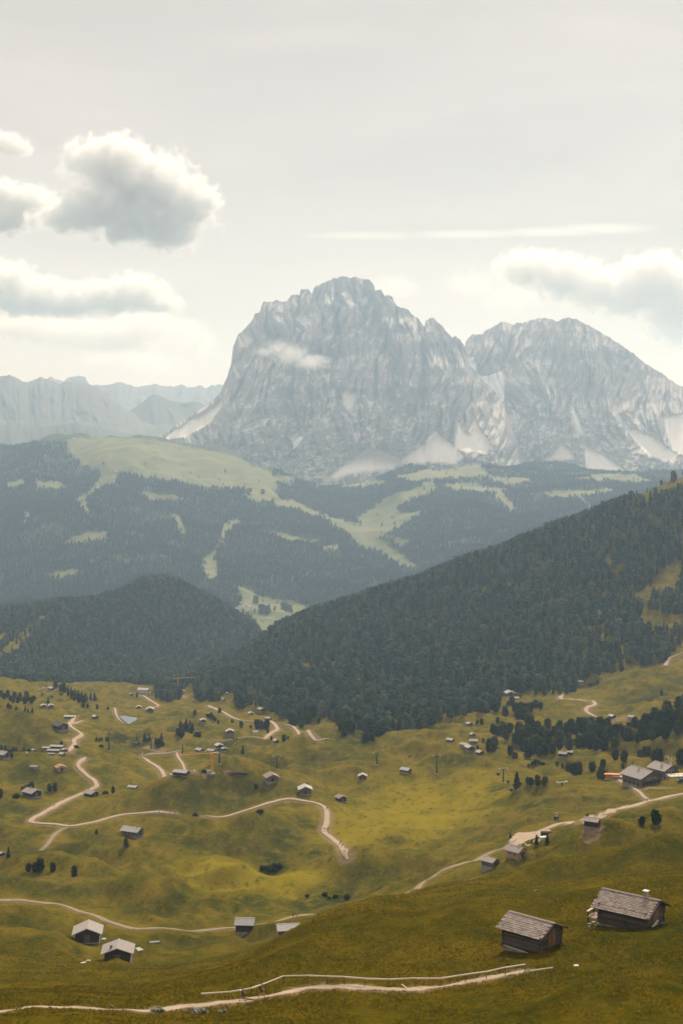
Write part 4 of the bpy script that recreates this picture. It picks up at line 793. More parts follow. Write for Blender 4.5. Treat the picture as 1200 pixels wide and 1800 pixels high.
# ---------------------------------------------------------------- mesh collector
class MB:
    def __init__(s): s.v = []; s.f = []
    def add(s, V, Fs):
        k = len(s.v); s.v += [tuple(p) for p in V]; s.f += [tuple(i + k for i in q) for q in Fs]; return s
    def box(s, c, d, rx=0.0, ry=0.0, rz=0.0, taper=1.0):
        x, y, z = d[0] / 2, d[1] / 2, d[2] / 2
        P = np.array([(-x, -y, -z), (x, -y, -z), (x, y, -z), (-x, y, -z), (-x * taper, -y * taper, z), (x * taper, -y * taper, z), (x * taper, y * taper, z), (-x * taper, y * taper, z)])
        for ax, an in ((0, rx), (1, ry), (2, rz)):
            if an:
                cs, sn = math.cos(an), math.sin(an); i, j = (ax + 1) % 3, (ax + 2) % 3
                a, b = P[:, i].copy(), P[:, j].copy(); P[:, i] = a * cs - b * sn; P[:, j] = a * sn + b * cs
        return s.add(P + np.array(c), [(0, 3, 2, 1), (4, 5, 6, 7), (0, 1, 5, 4), (1, 2, 6, 5), (2, 3, 7, 6), (3, 0, 4, 7)])
    def tube(s, a, b, ra, rb=None, n=8):
        a, b = np.array(a, float), np.array(b, float); rb = ra if rb is None else rb; d = b - a; d /= np.linalg.norm(d) + 1e-9
        h = np.array([0, 0, 1.0]) if abs(d[2]) < 0.9 else np.array([1.0, 0, 0]); e = np.cross(d, h); e /= np.linalg.norm(e); g = np.cross(d, e)
        an = np.arange(n) * 2 * math.pi / n; ring = np.cos(an)[:, None] * e + np.sin(an)[:, None] * g
        V = np.vstack([a + ring * ra, b + ring * rb]); Fs = [(i, (i + 1) % n, n + (i + 1) % n, n + i) for i in range(n)] + [tuple(range(n - 1, -1, -1)), tuple(range(n, 2 * n))]
        return s.add(V, Fs)
    def prism(s, prof, x0, x1):
        """profile in (y, z) swept along x"""
        n = len(prof); V = [(x0, y, z) for y, z in prof] + [(x1, y, z) for y, z in prof]
        return s.add(V, [(i, (i + 1) % n, n + (i + 1) % n, n + i) for i in range(n)] + [tuple(range(n - 1, -1, -1)), tuple(range(n, 2 * n))])
    def mesh(s, name, mat, smooth=False):
        me = bpy.data.meshes.new(name); me.from_pydata(s.v, [], s.f); me.materials.append(mat)
        if smooth: me.polygons.foreach_set('use_smooth', [True] * len(me.polygons))
        return me
    def build(s, name, mat, parent=None, smooth=False, label=None):
        o = link(bpy.data.objects.new(name, s.mesh(name, mat, smooth)), parent)
        if label: o['label'] = label
        return o
# ---------------------------------------------------------------- path ribbons draped over the ground
pm, pt_, pb_ = newmat('path_gravel'); t = NT(pt_); co = t.coord('Object'); pn = t.noise(co, 0.5, 5, 0.65); pn2 = t.noise(co, 3.5, 4, 0.7)
cc = t.mix(t.ramp(pn, [(0.3, 0.0), (0.7, 1.0)]), (0.28, 0.195, 0.125), (0.44, 0.33, 0.23)); cc = t.mix(t.ramp(pn2, [(0.3, 0.5), (0.5, 0.0)]), cc, (0.22, 0.155, 0.105))
cc = t.mix(t.math("MULTIPLY", t.attr("strip"), t.ramp(pn, [(0.35, 0.2), (0.55, 0.95)])), cc, (0.105, 0.095, 0.022))
pt_.links.new(cc, pb_.inputs['Base Color']); t.bump(pb_, pn2, 0.6, 0.08)
def ribbon(name, L, w, label, rut=False):
    d = np.gradient(L, axis=0); d /= np.linalg.norm(d, axis=1)[:, None] + 1e-9; nrm = np.stack([-d[:, 1], d[:, 0]], 1)
    r = np.hypot(L[:, 0], L[:, 1]); ar = np.arange(len(L)) * 1.0; s_ = np.cumsum(np.r_[0, np.linalg.norm(np.diff(L, axis=0), axis=1)])
    wl_ = w / 2 * (1 + 0.16 * fbm(s_ / 16, s_ * 0 + 1.1, 3, int(w * 100))); wr_ = w / 2 * (1 + 0.16 * fbm(s_ / 16, s_ * 0 + 7.7, 3, int(w * 77)))
    end = np.minimum(1, np.minimum(ar, len(L) - 1 - ar) / 5 + 0.15); wl_ *= end; wr_ *= end
    eps = 0.05 + 0.0007 * np.maximum(r - 150, 0); cols = []; strip = []
    for k, q in enumerate([-1.12, -1.0, -0.62, -0.3, 0.0, 0.3, 0.62, 1.0, 1.12]):
        off = np.where(q < 0, q * wl_, q * wr_); P = L + nrm * off[:, None]; z = T1.zxy(P[:, 0], P[:, 1])
        z = z + (eps if abs(q) <= 1.0 else -0.12); cols.append(np.stack([P[:, 0], P[:, 1], z], 1)); strip.append(np.full(len(L), 1.0 if (rut and abs(q) < 0.35) else (0.35 if abs(q) >= 1 else 0.0)))
    V = np.stack(cols, 1); me = mesh_arrays(name, V.reshape(-1, 3), grid_quads(len(L), 9)[:, ::-1]); attr(me, 'strip', np.stack(strip, 1)); me.materials.append(pm)
    o = link(bpy.data.objects.new(name, me)); tag(o, label, kind='structure'); return o
for (nm, px, w, lb), L in zip(PATHS, path_lines): ribbon(nm, L, w * (0.70 if np.hypot(*L[0]) > 600 else 1.0), lb, rut=('rut' in lb or 'behind the two grey' in lb))
def patch(name, px, label, mat, lift=0.12, kind='structure', n=16, level=False):
    g = np.array([G(u, v)[:2] for u, v in px]); c = g.mean(0); outer = catmull(np.vstack([g, g[:1]]), 2.0)[:-1]; rings = [c + (outer - c) * q for q in (1.04, 1.0, 0.75, 0.5, 0.25, 0.02)]
    V = []; zmin = None
    for i, P in enumerate(rings):
        z = T1.zxy(P[:, 0], P[:, 1]) + (lift if i else -0.3); V.append(np.stack([P[:, 0], P[:, 1], z], 1))
    if level:
        zz = np.median(V[1][:, 2])
        for i in range(1, len(V)): V[i][:, 2] = zz
        V[0][:, 2] = zz - 1.2
    m = len(outer); Q = [(i * m + j, i * m + (j + 1) % m, (i + 1) * m + (j + 1) % m, (i + 1) * m + j) for i in range(len(rings) - 1) for j in range(m)]
    me = mesh_arrays(name, np.vstack(V), Q)
    if mat is pm: attr(me, 'strip', np.zeros(m * len(rings)))
    me.materials.append(mat); o = link(bpy.data.objects.new(name, me)); tag(o, label, kind=kind); return o
patch('gravel_yard', [(894,1478),(906,1466),(930,1464),(952,1462),(966,1460),(955,1470),(938,1478),(925,1486),(905,1488)], 'pale gravel turning place at the end of the road', pm, 0.32)
wm, wt_, wbs = newmat('pond_water'); wbs.inputs['Base Color'].default_value = (0.10, 0.13, 0.13, 1); wbs.inputs['Roughness'].default_value = 0.06; wbs.inputs['Specular IOR Level'].default_value = 0.6
tt = NT(wt_); tt.bump(wbs, tt.noise(tt.coord('Object'), 0.8, 3), 0.05, 0.05)
ob = catmull(np.vstack([pg, pg[:1]]), 1.5)[:-1]; me = bpy.data.meshes.new('pond'); me.from_pydata([(x, y, zp + 0.1) for x, y in ob], [], [tuple(range(len(ob)))]); me.materials.append(wm)
tag(link(bpy.data.objects.new('pond', me)), 'small pale pond reflecting the sky in the far meadow', kind='structure')
# ---------------------------------------------------------------- huts
def hut(u, v, wpx, yaw, label, roof=None, wall=None, asp=1.25, wh=0.42, pitch=23, chim=None, door=True, win=0, base=True, name='log_hut', cat='hut', group=None, annex=None, courses=0, flat=False, rmin=60, stove=False, Lm=None, Wm=None, r=None):
    roof = roof or SILVER; wall = wall or DARKW
    p = G(u, v, rmin); r0 = math.hypot(p[0], p[1]); tot = wpx * r0 / F; ya = R(yaw)
    W = tot / (asp * abs(math.cos(ya)) + abs(math.sin(ya))); L = asp * W; ov = 0.085 * W
    W -= 2 * ov; L -= 2 * ov
    if Lm: L, W, ov = Lm, Wm, 0.5
    half = 0.5 * (abs(L * math.sin(ya)) + abs(W * math.cos(ya))) * 0.9; x, y = p[:2] * (1 + half / r0)
    cx = np.array([(-L / 2, -W / 2), (L / 2, -W / 2), (L / 2, W / 2), (-L / 2, W / 2)]); cs, sn = math.cos(ya), math.sin(ya)
    zc = T1.zxy(x + cx[:, 0] * cs - cx[:, 1] * sn, y + cx[:, 0] * sn + cx[:, 1] * cs); z0 = float(np.mean(zc)) * 0.6 + float(np.max(zc)) * 0.4; dz = z0 - float(np.min(zc)) + 0.5
    e = empty(name, (x, y, z0), ya); H = wh * W + 0.4; tp = math.tan(R(pitch)); zr = H + W / 2 * tp
    MB().prism([(-W / 2, -0.05), (W / 2, -0.05), (W / 2, H), (0, zr), (-W / 2, H)], -L / 2, L / 2).build('wall', wall, e)
    MB().box((0, 0, -dz / 2 + 0.06), (L + 0.16, W + 0.16, dz + 0.12)).build('foundation', STONE, e)
    hw = W / 2 + ov * (1.4 if not flat else 1.0); sl = hw / math.cos(R(pitch)); th = 0.10 + 0.012 * W; LL = L + 2 * ov
    mb = MB()
    for s in (-1, 1):
        if courses:
            n = courses
            for k in range(n):
                q = (k + 0.5) / n; jj = random.uniform(-0.03, 0.03)
                mb.box((jj, s * (hw * q), zr + th - hw * q * tp + 0.02), (LL, sl / n * 1.18, th * 0.55), rx=-s * (R(pitch) - 0.05))
        mb.box((0, s * hw / 2, zr + th * 0.42 - hw / 2 * tp), (LL - (0.06 if courses else 0), sl + 0.01, th * 0.7), rx=-s * R(pitch))
    ro = mb.build('roof', roof, e)
    MB().box((0, 0, zr + th * (1.35 if courses else 0.95)), (LL + 0.1, 0.35, 0.10)).build('ridge_board', roof, ro)
    if door:
        d = MB().box((L / 2 + 0.03, 0, H * 0.42), (0.10, W * 0.26, H * 0.80)).build('door', GREYW if wall is DARKW else DARKW, e)
    for i in range(win):
        yy = (i - (win - 1) / 2) * W / max(win, 2) * 0.85 + (W * 0.28 if win == 1 else 0)
        w_ = MB().box((L / 2 + 0.03, yy, H * 0.62), (0.09, W * 0.09, H * 0.26)).build('window', GLASS, e)
        MB().box((L / 2 + 0.02, yy, H * 0.62), (0.08, W * 0.12, H * 0.34)).build('frame', GREYW, w_)
        xx = (i - (win - 1) / 2) * L / max(win, 2) * 0.8
        for s in (-1, 1): MB().box((xx, s * (W / 2 + 0.03), H * 0.60), (W * 0.09, 0.09, H * 0.28)).build('window', GLASS, e)
    if chim is not None:
        c_ = MB().box((chim[0] * L, chim[1] * W, zr + 0.32 - abs(chim[1]) * W * tp), (0.65, 0.65, 1.5)).build('chimney', WHITE if wall is NEWW else STONE, e)
        MB().box((chim[0] * L, chim[1] * W, zr + 1.12 - abs(chim[1]) * W * tp), (0.85, 0.85, 0.12)).build('cap', STONE, c_)
    if annex:
        sd, al, aw, ah, am = annex
        an = MB().box((sd * (L / 2 + al / 2 + 0.02), 0, ah / 2), (al, aw, ah)).build('annex', am, e); MB().box((sd * (L / 2 + al / 2 + 0.1), 0, ah + 0.08), (al + 0.3, aw + 0.4, 0.12), ry=sd * 0.12).build('annex_roof', SILVER, an)
    tag(e, label, cat, group); return e
hut(907,1513,43,-45,'pale new timber hut with grey roof beside the farm track', SHING2, NEWW, 1.12, 0.46, 24, chim=(0.15,0.12), win=2, courses=9, annex=None)
hut(861,1529,37,-42,'small dark plank hut just below the pale timber hut', SHING2, GREYW, 1.2, 0.42, 22, courses=7)
hut(1040,1459,34,-28,'brown hut on bare ground above the gravel road', SHING2, DARKW, 1.35, 0.50, 22, courses=7)
hut(155,1659,54,-84,'upper of the two grey roofed huts at lower left', SHING2, DARKW, 0.95, 0.36, 23, courses=10, annex=None)
hut(208,1684,57,-86,'lower of the two grey roofed huts, with little chimney', SHING2, DARKW, 0.9, 0.36, 20, chim=(0.30,-0.25), courses=10)
hut(431,1643,38,-4,'pale roofed hut standing beside the curving dirt path', SILVER, DARKW, 1.15, 0.5, 26, courses=8)
hut(506,1643,46,8,'pale roof half hidden behind the foreground crest', SILVER, GREYW, 1.3, 0.3, 22, courses=6, rmin=330)
hut(233,1473,44,-24,'long grey farmhouse with a spruce in front', SILVER, GREYW, 1.5, 0.40, 22, chim=(0.3,0.05), win=3, courses=7, name='farmhouse', cat='farmhouse')
hut(536,1398,27,-82,'grey hut above the track where hikers walk', SILVER, GREYW, 1.0, 0.40, 24, courses=5)
hut(477,1378,31,-72,'brown roofed hut on top of the shaded mound', REDSH, GREYW, 1.05, 0.36, 24, courses=5, annex=(1, 0.1, 0.1, 0.1, WHITE) if False else None)
hut(599,1410,24,-62,'small brown roofed hut right of the track loop', REDSH, DARKW, 1.1, 0.42, 23, courses=5)
hut(637,1371,16,-88,'lone tiny hut at the left rim of the yellow basin', SILVER, DARKW, 0.95, 0.45, 24)
hut(713,1361,24,-35,'lone grey hut in the basin beside the tall pylon', SILVER, GREYW, 1.25, 0.36, 22)
hut(791,1305,17,-35,'pale roofed hut left of the five hut cluster', SILVER, GREYW, 1.2, 0.4, 22)
hut(830,1297,12,-70,'rearmost white roofed hut of the five hut cluster', SILVER, GREYW, 1.0, 0.4, 24)
hut(832,1307,17,-8,'wide bright roof in the middle of the five hut cluster', SILVER, GREYW, 1.3, 0.4, 24)
hut(816,1315,20,-40,'leftmost hut of the five hut cluster', SILVER, NEWW, 1.2, 0.34, 20)
hut(825,1323,20,-66,'front grey hut of the five hut cluster', SILVER, GREYW, 1.1, 0.42, 23)
hut(843,1328,17,-58,'rightmost hut of the five hut cluster', SILVER, DARKW, 1.0, 0.46, 24)
hut(824,1277,14,-60,'lone pale hut on the knoll above the cluster', SILVER, GREYW, 1.1, 0.36, 22)
hut(895,1225,20,-80,'broad barn at the forest edge on the right', SILVER, GREYW, 1.1, 0.3, 22, name='barn', cat='barn')
hut(907,1229,11,-10,'small low shed in front of the forest edge barn', SILVER, WHITE, 1.3, 0.3, 18, name='shed', cat='shed')
hut(1020,1206,13,-30,'lone barn peeping out of the right forest edge', SILVER, REDSH, 1.3, 0.4, 22, name='barn', cat='barn')
hut(1075,1264,15,-62,'dark grey barn beside the sandy building plot', SILVER, DARKW, 1.15, 0.42, 23, name='barn', cat='barn')
hut(1109,1264,15,-40,'fresh timber barn on the sandy building plot', SILVER, NEWW, 1.2, 0.36, 22, name='barn', cat='barn')
hut(989,1333,20,-25,'nearer barn of the pair below the wood belt', SHING2, DARKW, 1.25, 0.45, 22, name='barn', cat='barn')
hut(1001,1327,15,-25,'rear barn of the pair below the wood belt', SILVER, DARKW, 1.3, 0.4, 22, name='barn', cat='barn')
hut(57,1404,38,-40,'wide brown barn with dark walls at the left', SHING2, DARKW, 1.2, 0.36, 20, courses=6, chim=(-0.1,0.0), name='barn', cat='barn')
hut(161,1401,30,-38,'grey roofed barn beside the zigzag track bend', SHING2, DARKW, 1.15, 0.32, 20, courses=6, name='barn', cat='barn')
hut(107,1357,23,-62,'new hut with orange timber roof above the zigzag track', NEWW, NEWW, 1.1, 0.4, 24, win=1, courses=4)
hut(4,1334,34,-28,'barn cut off by the left picture edge', SHING2, GREYW, 1.3, 0.36, 20, name='barn', cat='barn')
hut(107,1288,33,-50,'big dark barn with black roof beside the gravel drive', DARKRF, DARKW, 1.15, 0.38, 20, win=2, name='barn', cat='barn')
hut(122,1264,18,-4,'long pale roofed hut at the head of the gravel drive', SILVER, GREYW, 1.6, 0.42, 14, win=2)
hut(168,1264,14,-52,'small grey barn right of the gravel drive', SILVER, DARKW, 1.2, 0.42, 22, name='barn', cat='barn')
hut(77,1245,12,-70,'left one of two matching barns on the far left meadow', SILVER, DARKW, 1.1, 0.4, 24, name='barn', cat='barn')
hut(90,1245,12,-70,'right one of two matching barns on the far left meadow', SILVER, DARKW, 1.1, 0.4, 24, name='barn', cat='barn')
hut(91,1214,15,-40,'pale roofed farm by the far conifers', SILVER, GREYW, 1.2, 0.4, 22, name='farmhouse', cat='farmhouse')
hut(71,1215,7,-30,'tiny shed left of the far pale farm', SILVER, GREYW, 1.2, 0.4, 20, name='shed', cat='shed')
hut(77,1213,7,-70,'tiny white gabled shed beside the far pale farm', SILVER, WHITE, 1.0, 0.6, 30, name='shed', cat='shed')
hut(108,1222,9,-60,'tiny dark barn below the diagonal conifer row', DARKRF, DARKW, 1.1, 0.4, 22, name='barn', cat='barn')
hut(91,1227,6,-60,'tiny dark hut beside the lone far spruce', DARKRF, DARKW, 1.1, 0.4, 22)
hut(253,1220,23,-12,'large white roofed farm at the far meadow rim', SILVER, WHITE, 1.4, 0.5, 18, win=3, chim=(0.1,0.0), name='farmhouse', cat='farmhouse')
hut(231,1223,9,-50,'small dark shed left of the white roofed farm', SHING2, DARKW, 1.2, 0.4, 22, name='shed', cat='shed')
hut(265,1221,6,-50,'tiny shed right of the white roofed farm', SILVER, GREYW, 1.2, 0.5, 22, name='shed', cat='shed')
hut(259,1224,6,-50,'tiny brown shed below the white roofed farm', SHING2, GREYW, 1.2, 0.5, 22, name='shed', cat='shed')
hut(244,1246,11,-78,'left smaller barn above the pond', SILVER, DARKW, 1.0, 0.34, 24, name='barn', cat='barn')
hut(264,1251,15,-84,'right bigger barn above the pond', SILVER, GREYW, 0.95, 0.42, 22, name='barn', cat='barn')
hut(357,1271,13,-74,'lone barn left of the conifer chain', SILVER, GREYW, 1.05, 0.4, 22, name='barn', cat='barn')
hut(404,1294,16,-80,'pale domed barn beside the looping track', SILVER, DARKW, 1.0, 0.32, 22, name='barn', cat='barn')
hut(240,1312,14,-30,'dark blue roofed hut left of the building site trees', DARKRF, DARKW, 1.3, 0.35, 18)
hut(351,1323,18,-40,'left barn of the group behind the yellow crane', SILVER, DARKW, 1.25, 0.36, 22, name='barn', cat='barn')
hut(372,1323,19,-30,'middle barn right behind the yellow crane top', SILVER, GREYW, 1.3, 0.34, 22, name='barn', cat='barn')
hut(385,1316,18,-66,'upper house of the group behind the yellow crane', SILVER, GREYW, 1.1, 0.4, 22, win=2, name='farmhouse', cat='farmhouse')
hut(394,1323,12,-66,'right barn of the group behind the yellow crane', SILVER, DARKW, 1.1, 0.4, 22, name='barn', cat='barn')
hut(319,1365,33,-22,'long bright roofed barn at the foot of the mound', SILVER, DARKW, 1.6, 0.34, 16, courses=4, name='barn', cat='barn')
hut(234,1386,20,-15,'low bright roof sunk in the left meadow', SILVER, GREYW, 1.3, 0.12, 14)
hut(393,1232,8,-40,'tiny red walled hut at the forest edge clearing', SILVER, REDSH, 1.1, 0.55, 24)
hut(400,1221,7,-40,'tiny pale hut inside the forest edge', SILVER, GREYW, 1.1, 0.5, 22, rmin=1400)
hut(441,1257,12,-70,'left one of two barns below the forest', SILVER, REDSH, 1.1, 0.42, 24, name='barn', cat='barn')
hut(459,1253,15,-60,'right one of two barns below the forest', SILVER, GREYW, 1.2, 0.36, 20, name='barn', cat='barn')
hut(471,1266,13,-22,'grey barn beside the track fork', SILVER, DARKW, 1.3, 0.42, 22, name='barn', cat='barn')
hut(450,1290,12,-20,'white hut enclosed by the looping track', SILVER, WHITE, 1.2, 0.5, 20)
hut(485,1307,13,-60,'small hut with white gable beside lollipop tree', SILVER, GREYW, 1.1, 0.45, 26, win=1)
hut(3,1505,14,-40,'grey hut corner at the left picture edge', SILVER, DARKW, 1.2, 0.4, 22)
# hamlet with terrace
for (u0, v0, w0, yw, lb, rf_) in [(84,1319,20,-12,'long low terrace roof at the left of the hamlet',SILVER),(101,1316,26,-8,'longest pale terrace roof of the hamlet',SILVER),(95,1323,24,-6,'brownish front terrace roof of the hamlet',SHING2),
    (114,1321,12,-60,'grey gabled house at the hamlet drive',SHING2),(91,1328,13,-4,'pale flat awning in front of the hamlet',SILVER),(110,1329,14,-40,'front right shed of the hamlet',SILVER),(60,1321,12,-50,'small brown hut left of the hamlet',SHING2)]:
    hut(u0, v0, w0, yw, lb, rf_, GREYW, 1.9 if yw > -20 else 1.2, 0.3, 12 if yw > -20 else 20, win=2)
hut(48,1327,5,-70,'tiny white pointed tent left of the hamlet', WHITE, WHITE, 1.0, 0.2, 48, door=False, name='tent', cat='tent')
hut(61,1352,18,-20,'low stone foundation in the left meadow', STONE, STONE, 1.4, 0.05, 8, door=False, name='foundation_ruin', cat='foundation')
# valley floor buildings, far below
def far_house(u, v, w, label, roofm):
    p = T2.hit(u, v, 3200); r0 = math.hypot(p[0], p[1]); W = w * r0 / F / 1.7; e = empty('valley_house', (p[0], p[1], p[2] - 0.5), random.uniform(-1.2, -0.3))
    L = W * 1.35; H = 5.5; zr = H + W * 0.22
    MB().prism([(-W / 2, -2), (W / 2, -2), (W / 2, H), (0, zr), (-W / 2, H)], -L / 2, L / 2).build('wall', WHITE, e)
    mb = MB()
    for s in (-1, 1): mb.box((0, s * W * 0.29, zr - W * 0.125 + 0.3), (L + 1.6, W * 0.66, 0.5), rx=-s * 0.415)
    mb.build('roof', roofm, e); tag(e, label, 'house')
for i, (u0, v0, w0, lb) in enumerate([(424,1063,9,'leftmost pale house in the distant valley'),(434,1066,8,'second house in the distant valley row'),(428,1070,9,'front house of the left valley row'),(440,1069,7,'right end house of the left valley row'),
    (462,1092,9,'house left of the drive in the valley floor'),(474,1090,8,'house in the middle of the lower valley floor'),(484,1093,7,'small house at the lower valley edge'),(432,871,6,'tiny white inn on the far pasture'),(441,868,5,'tiny barn beside the far inn'),(425,872,4,'tiny shed left of the far inn'),
    (182,770,5,'tiny lift station on the far plateau rim'),(130,772,6,'tiny hut at the left end of the plateau rim'),(204,829,5,'tiny cabin where the far ski run begins')]):
    far_house(u0, v0, w0, lb, SILVER if i % 2 else SHING2)
def far_tree(u, v, hpx, label, grp):
    p = T2.hit(u, v, 3200); r0 = math.hypot(p[0], p[1]); H = hpx * r0 / F; e = empty('conifer_tree', (p[0], p[1], p[2] - 0.3), random.uniform(0, 6), (H * 1.1, H * 1.1, H))
    link(bpy.data.objects.new('crown', random.choice(MID)), e); link(bpy.data.objects.new('trunk', TRUNK), e); tag(e, label, 'tree', grp)
for (u0, v0) in [(458,1077),(462,1079),(466,1077),(470,1079),(473,1076),(447,1060),(451,1061),(497,1072),(502,1075),(507,1074),(512,1076)]: far_tree(u0, v0, random.uniform(13, 18), 'dark tree in a clump on the pale valley floor', 'trees on the valley floor')
for (u0, v0) in [(436,868),(440,866),(460,867),(463,868)]: far_tree(u0, v0, 9, 'tiny dark tree on the far pasture corner', 'trees on the far pasture corner')
# ---------------------------------------------------------------- the two big log huts in front
SH_ME = []
for i in range(4):
    mb = MB(); g = random.Random(i); mb.box((0, 0, 0), (0.56, 0.66, 0.06)); v_ = [(x + g.uniform(-.02, .02), y + g.uniform(-.035, .035), z + g.uniform(-.008, .008)) for x, y, z in mb.v]; mb.v = v_; SH_ME.append(mb.mesh('shingle', SHING))
def log_hut(u, v, L, W, H, pitch, yaw, label, sh_w, exposure, half, split_right=False, chimney=None, ovx=0.75, ovy=0.75):
    p = G(u, v); r0 = math.hypot(p[0], p[1]); x, y = p[:2] * (1 + half / r0); ya = R(yaw); cs, sn = math.cos(ya), math.sin(ya)
    cx = np.array([(-L / 2, -W / 2), (L / 2, -W / 2), (L / 2, W / 2), (-L / 2, W / 2)]); zc = T1.zxy(x + cx[:, 0] * cs - cx[:, 1] * sn, y + cx[:, 0] * sn + cx[:, 1] * cs)
    z0 = float(np.mean(zc)) * 0.75 + float(np.max(zc)) * 0.25; dz = z0 - float(zc.min()) + 0.5
    e = empty('log_hut', (x, y, z0), ya); tp = math.tan(R(pitch)); zr = H + W / 2 * tp
    wall = MB().prism([(-W / 2 + .12, 0), (W / 2 - .12, 0), (W / 2 - .12, H - .05), (0, zr - .12), (-W / 2 + .12, H - .05)], -L / 2 + .12, L / 2 - .12).build('wall', DARKW, e)
    lr = 0.125; n = int(H / (2 * lr)) + 1
    def log(a, b, rr):
        link(bpy.data.objects.new('log', MB().tube(a, b, rr, rr * random.uniform(0.85, 1.0), 7).mesh('log', LOGW)), wall)
    for k in range(n):
        zz = 0.10 + k * 2 * lr
        for s in (-1, 1):
            log((-L / 2 - random.uniform(.18, .38), s * W / 2, zz), (L / 2 + random.uniform(.18, .38), s * W / 2, zz), lr * random.uniform(0.9, 1.05))
            if s == 1:
                for q in (-1, 1): log((s * L / 2, q * (W / 2 + random.uniform(.15, .3)), zz + lr), (s * L / 2, q * 0.95, zz + lr), lr * random.uniform(0.9, 1.05))
            else: log((s * L / 2, -W / 2 - .25, zz + lr), (s * L / 2, W / 2 + .25, zz + lr), lr)
    k = 0; zz = H + 0.05
    while zz < zr - 0.35:
        yy = W / 2 * (zr - zz) / (zr - H) - 0.15
        for s in (-1, 1): log((s * L / 2, -yy, zz + .1), (s * L / 2, yy, zz + .1), lr * 0.95)
        zz += 2 * lr
    # plank door in the camera-side gable
    door = MB().box((L / 2 + .05, 0, H * 0.56), (.10, 1.9, H * 1.02)).build('door', DARKW, e)
    for i in range(6): MB().box((L / 2 + .16, -0.78 + i * 0.312, H * 0.56), (.07, 0.285, H * random.uniform(0.97, 1.03))).build('plank', DOORW, door)
    mb = MB(); g = random.Random(5)
    for i in range(16): mb.box((L / 2 + .22, -W / 2 + (i + .5) * W / 16, -dz / 2 + 0.12), (0.5 + g.uniform(0, .25), W / 16 * .96, dz + 0.2 + g.uniform(-.1, .1)), rz=g.uniform(-.1, .1))
    mb.box((0, 0, -dz / 2 + .02), (L, W, dz)); mb.build('foundation', STONE, e)
    hw = W / 2 + ovy; LL = L + 2 * ovx; sl = hw / math.cos(R(pitch)); mb = MB(); pr = R(pitch)
    for s in (-1, 1): mb.box((0, s * hw / 2, zr + .05 - hw / 2 * tp), (LL, sl, .09), rx=-s * pr)
    roof = mb.build('roof', GREYW, e); rows = int(sl / exposure); cols = int(LL / sh_w); stuffm = MB()
    for s in (-1, 1):
        for k in range(rows):
            d = sl - (k + 0.42) * exposure; off = (k % 2) * 0.5
            for c in range(cols):
                xx = -LL / 2 + (c + 0.5 + (off - 0.25)) * sh_w + random.uniform(-.04, .04); lift = 0.145 + random.uniform(0, .025)
                if abs(xx) > LL / 2 - 0.1: continue
                yy = s * (d * math.cos(pr)); zz = zr - d * math.sin(pr) + lift
                if s == 1 and split_right:
                    stuffm.box((xx, yy, zz), (sh_w * .97, exposure * 1.55, .035), rx=-s * (pr - 0.055)); continue
                o = link(bpy.data.objects.new('shingle', random.choice(SH_ME)), roof); o.location = (xx, yy, zz); o.rotation_euler = (-s * (pr - 0.085 + random.uniform(-.012, .012)), 0, random.uniform(-.025, .025)); o.scale = (sh_w * 0.97 / .56, exposure * 1.55 / .66, 1)
    if stuffm.v: o = stuffm.build('shingles', SHING, roof); o['kind'] = 'stuff'
    for s in (-1, 1): MB().box((0, s * 0.13, zr + .215), (LL + .1, .34, .05), rx=-s * pr).build('ridge_board', SHING, roof)
    for q in (-1, 1):
        for s in (-1, 1): MB().box((q * (LL / 2 + .02), s * hw / 2, zr + .06 - hw / 2 * tp), (.06, sl, .2), rx=-s * pr).build('barge_board', DARKW, roof)
    if chimney:
        ch = MB().box((chimney[0], chimney[1], zr + .35 - abs(chimney[1]) * tp), (.6, .6, 1.5)).build('chimney', STONE, e)
        MB().box((chimney[0], chimney[1], zr + 1.2 - abs(chimney[1]) * tp), (.85, .85, .09)).build('cap', WHITE, ch)
    tag(e, label, 'hut'); return e, z0
eA, zA = log_hut(934, 1674, 6.3, 5.2, 2.9, 24, -41, 'log hut with orange plank door and shingle roof above the handrail', 0.62, 0.40, 3.2)
# leaning pole and rail on the shaded side of that hut
MB().tube((-2.9, -2.95, 0.25), (2.2, -3.0, 0.05), 0.06).build('rail', PALEW, eA); MB().tube((-2.6, -2.9, 1.9), (2.6, -2.95, 0.75), 0.05).build('rail', GREYW, eA)
eB, zB = log_hut(1108, 1632, 7.6, 5.9, 2.75, 26, -37, 'larger shingled log hut with chimney near the right edge', 0.48, 0.315, 3.3, split_right=True, chimney=(2.2, 0.35), ovx=0.95, ovy=0.85)
